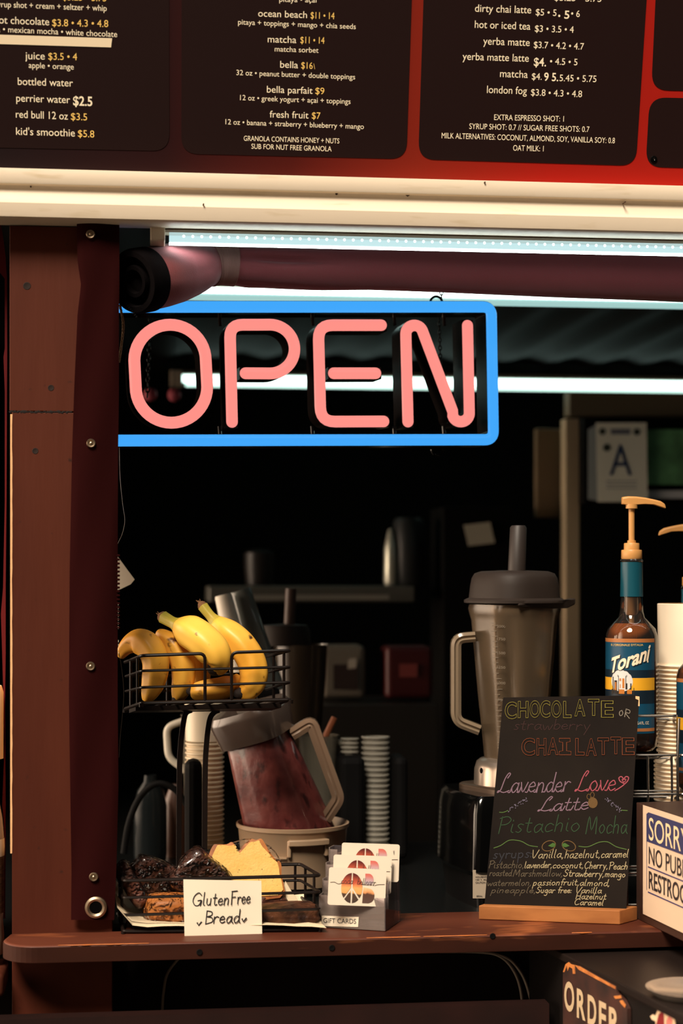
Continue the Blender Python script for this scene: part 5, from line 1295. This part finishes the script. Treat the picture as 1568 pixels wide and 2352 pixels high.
obj('lettering', rt(MB(), 'SORRY', .026, .172, .705, .215, .002), M_nw, ns, smooth=False)
obj('lettering', rt(MB(), 'RESTROOMS', .026, .203, .262, .165, .012), M_nb, ns, smooth=False)
obj('lettering', rt(MB(), 'NO PUBLIC', .026, .193, .485, .165, .002), M_nb, ns, smooth=False)
m = MB()
for v in (.222, .452): m.prism(rp2, [RP(.022, v-.006), RP(.205, v-.006), RP(.205, v+.006), RP(.022, v+.006)], .0017, .0020)
m.prism(rp2, [RP(.0165, .235), RP(.0176, .235), RP(.0176, .68), RP(.0165, .68)], .0017, .0020)
obj('ruling', m, M_nl, ns, smooth=False)

# ------------------------------------------------------------------ low cabinet with the ORDER sign
zT = 1.05
k0, k1 = WZ(1312, 2196, zT), WZ(1568, 2326, zT); kd = k1-k0; kd.z = 0; kd.normalize()
op = Plane(k0, kd, upv); kn = op.n*-1.0
cab = thing('low_cabinet', 'dark low cabinet jutting out at the lower right, carrying the ORDER sign', 'cabinet', dz(k0+kd*.3, 0))
a, b = k0-kd*.16, k0+kd*.62
m = MB().hexa([dz(a, .02), dz(b, .02), dz(b+kn*.5, .02), dz(a+kn*.5, .02), dz(a, zT-.012), dz(b, zT-.012), dz(b+kn*.5, zT-.012), dz(a+kn*.5, zT-.012)])
M_cab = mat('cabinet_dark', (15, 10, 8), .5, spec=.3)
obj('cabinet_body', m, M_cab, cab, smooth=False)
m = MB(); e_ = kn*-.006; m.hexa([dz(a+e_, zT-.012), dz(b+e_, zT-.012), dz(b+kn*.5, zT-.012), dz(a+kn*.5, zT-.012), dz(a+e_, zT), dz(b+e_, zT), dz(b+kn*.5, zT), dz(a+kn*.5, zT)])
obj('cabinet_top', m, mat('cabinet_top_dark', (26, 18, 15), .4), cab, bevel=.002, smooth=False)
osn = thing('order_sign', 'black rustic sign with cream letters ORDER and a chipped orange edge on the cabinet', 'sign', k0)
opts = [(1302, 2352), (1302, 2232), (1309, 2214), (1316, 2209), (1322, 2216), (1340, 2217), (1380, 2240), (1424, 2264), (1426, 2280), (1440, 2296), (1450, 2316), (1452, 2440), (1302, 2420)]
brd = obj('panel', MB().quadpx(op, opts, .001, .007), mat('charred_board', (34, 20, 16), .6, var=((64, 34, 26), 20)), osn, smooth=False)
m = MB()
for q in (((1303, 2232), (1309, 2214), (1316, 2209), (1322, 2214), (1330, 2216), (1331, 2236), (1326, 2236), (1325, 2224), (1318, 2220), (1314, 2230), (1312, 2218), (1307, 2232)), ((1331, 2216), (1342, 2219), (1380, 2241), (1424, 2265), (1424, 2271), (1380, 2248), (1340, 2227)), ((1420, 2287), (1436, 2285), (1438, 2292), (1424, 2293)), ((1434, 2298), (1440, 2296), (1448, 2308), (1446, 2314), (1437, 2304))):
    m.quadpx(op, q, .007, .0078)
obj('chipped_edge', m, mat('chipped_orange', (196, 120, 56), .7, var=((150, 84, 38), 60)), brd, smooth=False)
m = MB()
for ch, xa, xb, y in (('O', 1307, 1330, 2315), ('R', 1336, 1356, 2333), ('D', 1361, 1381, 2347), ('E', 1387, 1404, 2361), ('R', 1410, 1434, 2375)): text(m, op, ch, (xa, y), (xb, y+9), 66, .03, .0082)
obj('lettering', m, mat('order_cream', (184, 160, 128), .7), brd, smooth=False)
m = MB(); 
pts = [(1494, 2334), (1500, 2330), (1506, 2333), (1511, 2320), (1520, 2316), (1527, 2324), (1534, 2330), (1540, 2324), (1548, 2330), (1552, 2350), (1548, 2400), (1520, 2420), (1508, 2380), (1506, 2345), (1498, 2342)]
stk = obj('red_sticker', m.quadpx(op, pts, .0005, .001), mat('sticker_cream', (214, 186, 152), .6), None, label='small red sticker with a wavy cream outline on the dark low cabinet', cat='sticker', smooth=False)
m = MB().quadpx(op, [(1511, 2400), (1509, 2350), (1514, 2330), (1520, 2324), (1526, 2330), (1529, 2400)], .0011, .0014); obj('print', m, mat('sticker_red', (120, 20, 24), .6), stk, smooth=False)
m = MB().quadpx(op, [(1532, 2400), (1531, 2345), (1537, 2334), (1545, 2340), (1546, 2400)], .0011, .0014); obj('print', m, mat('sticker_pink', (196, 110, 100), .6), stk, smooth=False)
trm = MB(); q = WZ(1585, 2288, zT)
trm.lathe([(.045, .0), (.05, .003), (.058, .010), (.060, .012), (.056, .012), (.048, .006), (.0001, .005)], q+Vector((.0, .0, 0)), 40)
obj('metal_dish', trm, mat('bright_metal', (214, 206, 196), .25, .9), None, label='shiny metal dish on the dark cabinet top at the right edge', cat='dish')

# ------------------------------------------------------------------ pale cables on the panel below the shelf
M_cab_ = mat('pale_cable', (150, 138, 124), .5)
def cable(lab, pts, r):
    obj('cable', MB().tube(smooth_path([WY(x, y, -.004-r) for x, y in pts], 8), r, 8), M_cab_, None, label=lab, cat='cable')
cable('pale cable curving down from the shelf at the left of the lower panel', [(412, 2200), (396, 2218), (382, 2242), (376, 2275), (373, 2310), (371, 2400)], .0022)
cable('outer pale cable arching down the right side of the lower panel', [(1085, 2186), (1130, 2190), (1168, 2203), (1192, 2228), (1208, 2260), (1222, 2312), (1232, 2370)], .0024)
cable('inner pale cable arching down the right side of the lower panel', [(1010, 2186), (1080, 2186), (1130, 2190), (1160, 2205), (1182, 2234), (1194, 2268), (1200, 2312), (1204, 2370)], .0024)
for i, (px, py) in enumerate(((103, 2287), (300, 2270), (593, 2298), (720, 2275), (849, 2278), (957, 2265))):
    pass
sm = MB(); c = WY(593, 2298, -.0005)
# ------------------------------------------------------------------ background: back counter and shelf
M_dim = mat('dim_grey_plastic', (120, 116, 108), .5)
def bgbox(name, lab, cat, x0, x1, y0, y1, d, dd, m, bevel=.003, group=None):
    c = W((x0+x1)/2, (y0+y1)/2, d+dd/2); s = d/F
    mb = MB().box(c, ((x1-x0)*s, dd, (y1-y0)*s), Matrix.Rotation(-PSI*0, 3, 'Z')); return obj(name, mb, m, None, label=lab, cat=cat, bevel=bevel, smooth=False, group=group)
# clear cup stacks standing behind the wire stand
M_cupclear = mat('clear_cup_stack', (226, 206, 176), .3, trans=.15, var=((190, 168, 140), 40, (.2, .2, 3)))
def cupstack(lab, cx, d, hw, rt, rb_, n, m, group):
    st_ = (rb_-rt)/n; kk = d/F
    p = lambda row: [(hw-2, row), (hw+1, row+1), (hw+1, row+st_*.35), (hw-1.5, row+st_*.5), (hw-3, row+st_*.98), (hw-5, row+st_*.98), (hw-4.5, row+2)]
    first = obj('plastic_cup', lath(MB(), cx, d, p(rt), 28, rt), m, None, label=lab, cat='cup', group=group)
    for i in range(1, n):
        o = first.copy(); COL.objects.link(o); o.location = first.location+Vector((0, 0, -st_*kk*i)); WM[o.name] = Matrix.Translation(o.location)
M_cs1 = mat('pale_cup_plastic', (232, 214, 184), .35); M_cs2 = mat('grey_cup_plastic', (150, 144, 132), .3, coat=.4)
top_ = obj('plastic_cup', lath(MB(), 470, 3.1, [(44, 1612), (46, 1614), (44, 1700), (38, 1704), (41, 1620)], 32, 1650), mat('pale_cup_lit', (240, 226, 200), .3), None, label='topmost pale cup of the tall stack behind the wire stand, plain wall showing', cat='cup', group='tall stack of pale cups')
cupstack('pale cup nested in the tall stack behind the wire stand uprights', 470, 3.1, 44, 1704, 1944, 22, M_cs1, 'tall stack of pale cups')
cupstack('cloudy plastic cup of the tall stack behind the gift cards', 862, 3.28, 32, 1690, 1960, 22, M_cs2, 'right stack of cloudy cups')
cupstack('cloudy plastic cup of the short stack above a black holder', 803, 3.28, 20, 1694, 1744, 5, M_cs2, 'short stack of cloudy cups')
bgbox('cup_holder', 'black upright cup holder in front of the short cloudy cup stack', 'holder', 773, 832, 1732, 1962, 3.22, .09, M_black, .012)
bgbox('cup_holder', 'black upright cup holder to the right of the tall cloudy cups', 'holder', 896, 930, 1732, 1968, 3.24, .09, M_black, .012)
bgbox('cup_holder', 'black rounded cup holder between the uprights of the wire stand', 'holder', 424, 464, 1742, 1990, 3.0, .05, M_black, .014)
# clear pitchers
M_pitch = clear('pitcher_plastic', (200, 196, 188), (180, 170, 150), .25, .1)
def pitcher(lab, cx, d, rows, hw, hs):
    t = thing('clear_pitcher', lab, 'pitcher', W(cx, rows[1], d))
    obj('pitcher_body', lath(MB(), cx, d, [(hw*.55, rows[1]), (hw*.75, rows[1]-6), (hw*.86, (rows[0]+rows[1])/2), (hw, rows[0]+8), (hw*1.04, rows[0]), (hw*.97, rows[0]), (hw*.8, (rows[0]+rows[1])/2), (hw*.6, rows[1]-10)], 36, rows[0]), M_pitch, t)
    x = cx+hs*hw*.92; x2 = cx+hs*(hw+34)
    pts = round_path([W(x, rows[0]+16, d), W(x2, rows[0]+30, d), W(x2-hs*4, rows[0]+100, d), W(x-hs*6, rows[0]+130, d)], .014, 5)
    obj('handle', MB().tube(pts, .0065, 10), M_whitepl if hs < 0 else M_pitch, t); return t
pitcher('clear pitcher whose angular handle shows left of the wire stand uprights', 466, 3.25, (1640, 1990), 50, -1)
pj = pitcher('clear round pitcher with a brown stirrer behind the handle of the smoothie jar', 732, 3.3, (1688, 1990), 46, 1)
obj('stirrer', MB().tube([W(738, 1720, 3.3), W(748, 1690, 3.3), W(768, 1648, 3.3)], .006, 10), mat('brown_wood_stick', (150, 84, 52), .5), None, label='brown wooden stirrer sticking out of the round pitcher', cat='stirrer')
tp = smooth_path([W(800, 1648, 4.05), W(835, 1648, 4.05), W(855, 1665, 4.05), W(862, 1700, 4.05), W(862, 1943, 4.05)], 6)
obj('tap_spout', MB().tube(tp, .009, 10), mat('dull_spout', (100, 82, 66), .4, .7), None, label='dull curved tap spout behind the cloudy cup stacks', cat='tap')
# tilted stack of clear lids / cups behind the bananas
def tilted(name, lab, cat, a, b, d, hw0, hw1, m, n=28, grp=None):
    pa_, pb_ = W(*a, d), W(*b, d); kk = d/F
    return obj(name, MB().tube([pa_, pa_.lerp(pb_, .02), pb_.lerp(pa_, .02), pb_], [hw0*kk*.9, hw0*kk, hw1*kk, hw1*kk*.9], n), m, None, label=lab, cat=cat)
tilted('cup_sleeve', 'bright white cup sleeve leaning behind the banana stems', 'cup', (512, 1366), (560, 1560), 3.2, 20, 27, mat('white_sleeve', (255, 246, 230), .5))
tilted('cup_sleeve', 'grey clear cup sleeve leaning to the right of the white one, behind the bananas', 'cup', (550, 1356), (622, 1590), 3.24, 26, 34, clear('cloudy_sleeve', (150, 150, 146), (170, 176, 170), .4, .1))
ob = thing('blender', 'dim second blender behind the bananas, its black stick rising above', 'blender', W(652, 1990, 3.45))
obj('jar', lath(MB(), 690, 3.45, [(62, 1480), (58, 1560), (46, 1700), (42, 1790)], 32, 1600), clear('dim_jar', (80, 74, 66), (90, 76, 62), .35, .2), ob)
obj('lid', lath(MB(), 652, 3.45, [(62, 1482), (60, 1450), (54, 1436), (.5, 1432)], 32, 1450), M_lid, ob)
obj('tamper', MB().tube([W(664, 1440, 3.45), W(668, 1352, 3.45)], .011, 16), mat('brown_rod', (66, 46, 38), .5), ob)
obj('motor_base', MB().box(W(690, 1862, 3.47), (.16, .14, .165)), M_blackgl, ob, bevel=.02)
# hoses and bottles at the left, in the dark
tp = smooth_path([W(284, 1960, 3.15), W(296, 1890, 3.15), W(322, 1830, 3.15), W(360, 1800, 3.15), (W(400, 1812, 3.15)), W(430, 1850, 3.15)], 7)
obj('hose', MB().tube(tp, .006, 10), M_black, None, label='black hose arching in the dark left of the wire stand uprights', cat='hose')
obj('clear_jug', lath(MB(), 345, 3.3, [(34, 1990), (38, 1960), (38, 1850), (30, 1815), (16, 1795), (14, 1780)], 28, 1900), clear('jug_blue_grey', (70, 78, 80), (50, 56, 58), .25, .15, None, 1.2), None, label='dim clear jug under the black hose, left of the stand', cat='jug')
obj('brown_jug', lath(MB(), 404, 3.36, [(26, 1990), (30, 1950), (28, 1840), (12, 1800)], 28, 1900), mat('dim_brown', (70, 42, 28), .4), None, label='dim brown jug beside the clear jug, left of the stand uprights', cat='jug')
# shelf on the back wall with a bottle, paper and boxes
dS = 4.35
shf = bgbox('wall_shelf', 'grey metal shelf on the dark back wall, above the bananas', 'shelf', 470, 945, 1345, 1382, dS, .22, mat('grey_shelf', (110, 108, 100), .4, .3), .004)
obj('support_rail', MB().box(W(700, 1372, dS-.03), (.42, .012, .012)), mat('pale_rail', (170, 166, 156), .3, .4), shf, smooth=False)
brk = thing('steel_canister', 'tall pale steel bottle standing on the back wall shelf', 'bottle', W(898, 1345, dS+.08))
obj('bottle_body', lath(MB(), 898, dS+.08, [(16, 1344), (17.5, 1335), (16, 1260), (9, 1225), (6, 1216), (.5, 1214)], 28, 1300), mat('pale_steel', (206, 206, 190), .3, .6), brk)
obj('dark_canister', lath(MB(), 938, dS+.1, [(34, 1344), (36, 1340), (36, 1200), (30, 1190), (.5, 1189)], 28, 1300), mat('dim_canister', (40, 42, 42), .4), None, label='dim dark canister right of the pale steel bottle on the back shelf', cat='canister')  # separate canister in one even dark colour
obj('dim_pot', lath(MB(), 596, dS+.1, [(32, 1344), (36, 1300), (36, 1270), (20, 1262), (.5, 1260)], 28, 1300), mat('dim_pot', (34, 30, 28), .4), None, label='dim pot on the left of the back wall shelf', cat='pot')
wn = plane3(W(1075, 1254, 4.4), W(1136, 1247, 4.4), W(1064, 1205, 4.4))
obj('wall_note', MB().quadpx(wn, [(1075, 1254), (1136, 1247), (1125, 1199), (1064, 1206)], -.001, 0), mat('grey_note', (176, 168, 150), .7), bgbox('dark_cabinet', 'dark back cabinet with a small pale note on it, left of the tall blender stick', 'cabinet', 1000, 1160, 1160, 1893, 4.405, .2, M_inner), smooth=False, label='small pale note')
bt = bgbox('coffee_bag', 'pale bag with a dark printed front on the back counter, right of the wire basket', 'bag', 733, 834, 1480, 1600, 4.1, .10, mat('pale_bag', (128, 118, 104), .5), .012)
pbp = plane3(W(745, 1590, 4.099), W(820, 1590, 4.099), W(745, 1530, 4.099))
obj('print', MB().quadpx(pbp, [(750, 1584), (822, 1584), (822, 1526), (750, 1526)], .0005, .0015), mat('dark_print', (40, 26, 22), .5), bt, smooth=False)
obj('print', MB().quadpx(pbp, [(798, 1536), (818, 1534), (818, 1512), (800, 1514)], .0016, .0022), mat('pale_print', (170, 160, 146), .5), bt, smooth=False)
rb2 = bgbox('coffee_bag', 'dark red bag beside the pale bag on the back counter', 'bag', 878, 988, 1482, 1602, 4.1, .10, mat('dark_red_bag', (72, 13, 14), .5), .012)
obj('print', MB().quadpx(pbp, [(915, 1555), (958, 1555), (958, 1525), (915, 1525)], .0005, .0015), mat('red_print', (120, 50, 46), .5), rb2, smooth=False)
bgbox('back_riser', 'dark riser box under the two coffee bags at the back', 'riser', 640, 990, 1602, 1946, 4.02, .30, mat('dim_board', (36, 32, 28), .5))
obj('counter_edge', MB().box((.35, 1.243, .966), (3.2, .014, .035)), M_steel, bpy.data.objects['trim_5'], smooth=False)
# A card, frame, door frame and beam on the right
dA = 4.3
bgbox('door_post', 'pale beige upright door post behind the tall blender', 'post', 1292, 1326, 960, 2000, dA+.12, .05, mat('beige_post', (206, 182, 148), .6))
bgbox('wall_panel', 'dim beige wall panel left of the door post, above the blender stick', 'panel', 1228, 1291, 985, 1190, dA+.2, .03, mat('beige_panel', (128, 106, 80), .7))
bgbox('ceiling_beam', 'dim beige beam under the farthest light bar at the upper right', 'beam', 1296, 1640, 904, 958, dA+.14, .06, mat('beige_beam', (124, 108, 84), .7))
hb_ = bgbox('notice_case', 'black case behind the grade card, right of the door post', 'case', 1330, 1640, 962, 1160, dA+.08, .05, M_black)
fr2 = plane3(W(1368, 1150, dA), W(1485, 1150, dA), W(1368, 960, dA))
gc = thing('grade_card', 'white card with a big blue letter A hanging behind the pump bottle', 'card', W(1428, 1152, dA))
cd_ = obj('card', MB().quadpx(fr2, [(1372, 1153), (1487, 1152), (1484, 971), (1368, 971)], -.002, 0), mat('grade_white', (232, 230, 214), .5), gc, smooth=False)
obj('lettering', text(MB(), fr2, 'A', (1399, 1091), (1450, 1091), 74, .0, .001), mat('grade_blue', (26, 50, 92), .5), cd_, smooth=False)
m = MB()
for x, y, r in ((1383, 991, 8), (1462, 992, 8), (1393, 1028, 9)): q = fr2.hit(x, y); rr_ = r*dA/F; m.prism(fr2, [(q.x+rr_*math.cos(R(a)), q.y+rr_*math.sin(R(a))) for a in range(0, 360, 30)], .0005, .001)
obj('seal', m, mat('grade_seal', (52, 56, 44), .6), cd_, smooth=False)
m = MB().quadpx(fr2, [(1402, 998), (1447, 998), (1447, 985), (1402, 985)], .0005, .001)
for y in (1104, 1112, 1120): m.quadpx(fr2, [(1392, y+2), (1462, y+2), (1462, y), (1392, y)], .0005, .001)
obj('small_print', m, mat('grade_grey', (112, 114, 124), .6), cd_, smooth=False)
obj('card_sleeve', MB().quadpx(fr2, [(1352, 1146), (1374, 1150), (1370, 975), (1352, 985)], -.012, -.004), mat('sleeve_grey', (150, 156, 156), .3), gc, smooth=False)
gp_ = thing('green_poster', 'blurred green poster with a white strip below, right of the grade card', 'poster', W(1560, 1145, dA+.05))
gq = obj('poster', MB().quadpx(fr2, [(1488, 1112), (1640, 1112), (1640, 985), (1488, 985)], -.02, -.016), mat('poster_green', (118, 182, 126), .6, var=((70, 112, 76), 14)), gp_, smooth=False)
obj('poster_strip', MB().quadpx(fr2, [(1488, 1144), (1640, 1144), (1640, 1126), (1488, 1126)], -.02, -.016), mat('poster_white', (200, 202, 206), .6), gp_, smooth=False)
# small things behind the sign and the flap
nw = plane3(W(270, 1352, 2.96), W(306, 1332, 2.96), W(270, 1282, 2.96))
bgbox('cup_holder', 'black cup holder box under the leaning sleeves, hidden behind the basket', 'holder', 560, 640, 1572, 1985, 3.2, .10, M_black, .01)
pct = thing('price_card', 'white card corner sticking out from behind the maroon flap', 'card', W(256, 2060, 2.96))
obj('card', MB().quadpx(nw, [(240, 1360), (275, 1354), (300, 1342), (309, 1331), (272, 1281), (240, 1250)], -.0006, 0), M_paper, pct, smooth=False)
obj('stick', MB().tube([W(256, 1350, 2.965), Vector((W(256, 1350, 2.965).x, W(256, 1350, 2.965).y, ZC))], .002, 8), M_black, pct)
for x, y, l_ in ((345, 906, 'left pink paper ball seen through the letter O of the sign'), (400, 907, 'right pink paper ball seen through the letter O of the sign')):  # reflections of the pink letters, made as small hanging balls
    q = W(x, y, 4.0); bm = bmesh.new(); bmesh.ops.create_icosphere(bm, subdivisions=3, radius=.016); m = MB().add([v.co+q for v in bm.verts], [tuple(v.index for v in f.verts) for f in bm.faces]); bm.free()
    pb_ = obj('pink_reflection', m, mat('reflection_pink', (214, 100, 116), .6), None, label=l_, cat='ball')
    obj('string', MB().tube([q, Vector((q.x, q.y, 2.168))], .0006, 5), M_black, pb_)  # added string, only holds up the stand-in ball
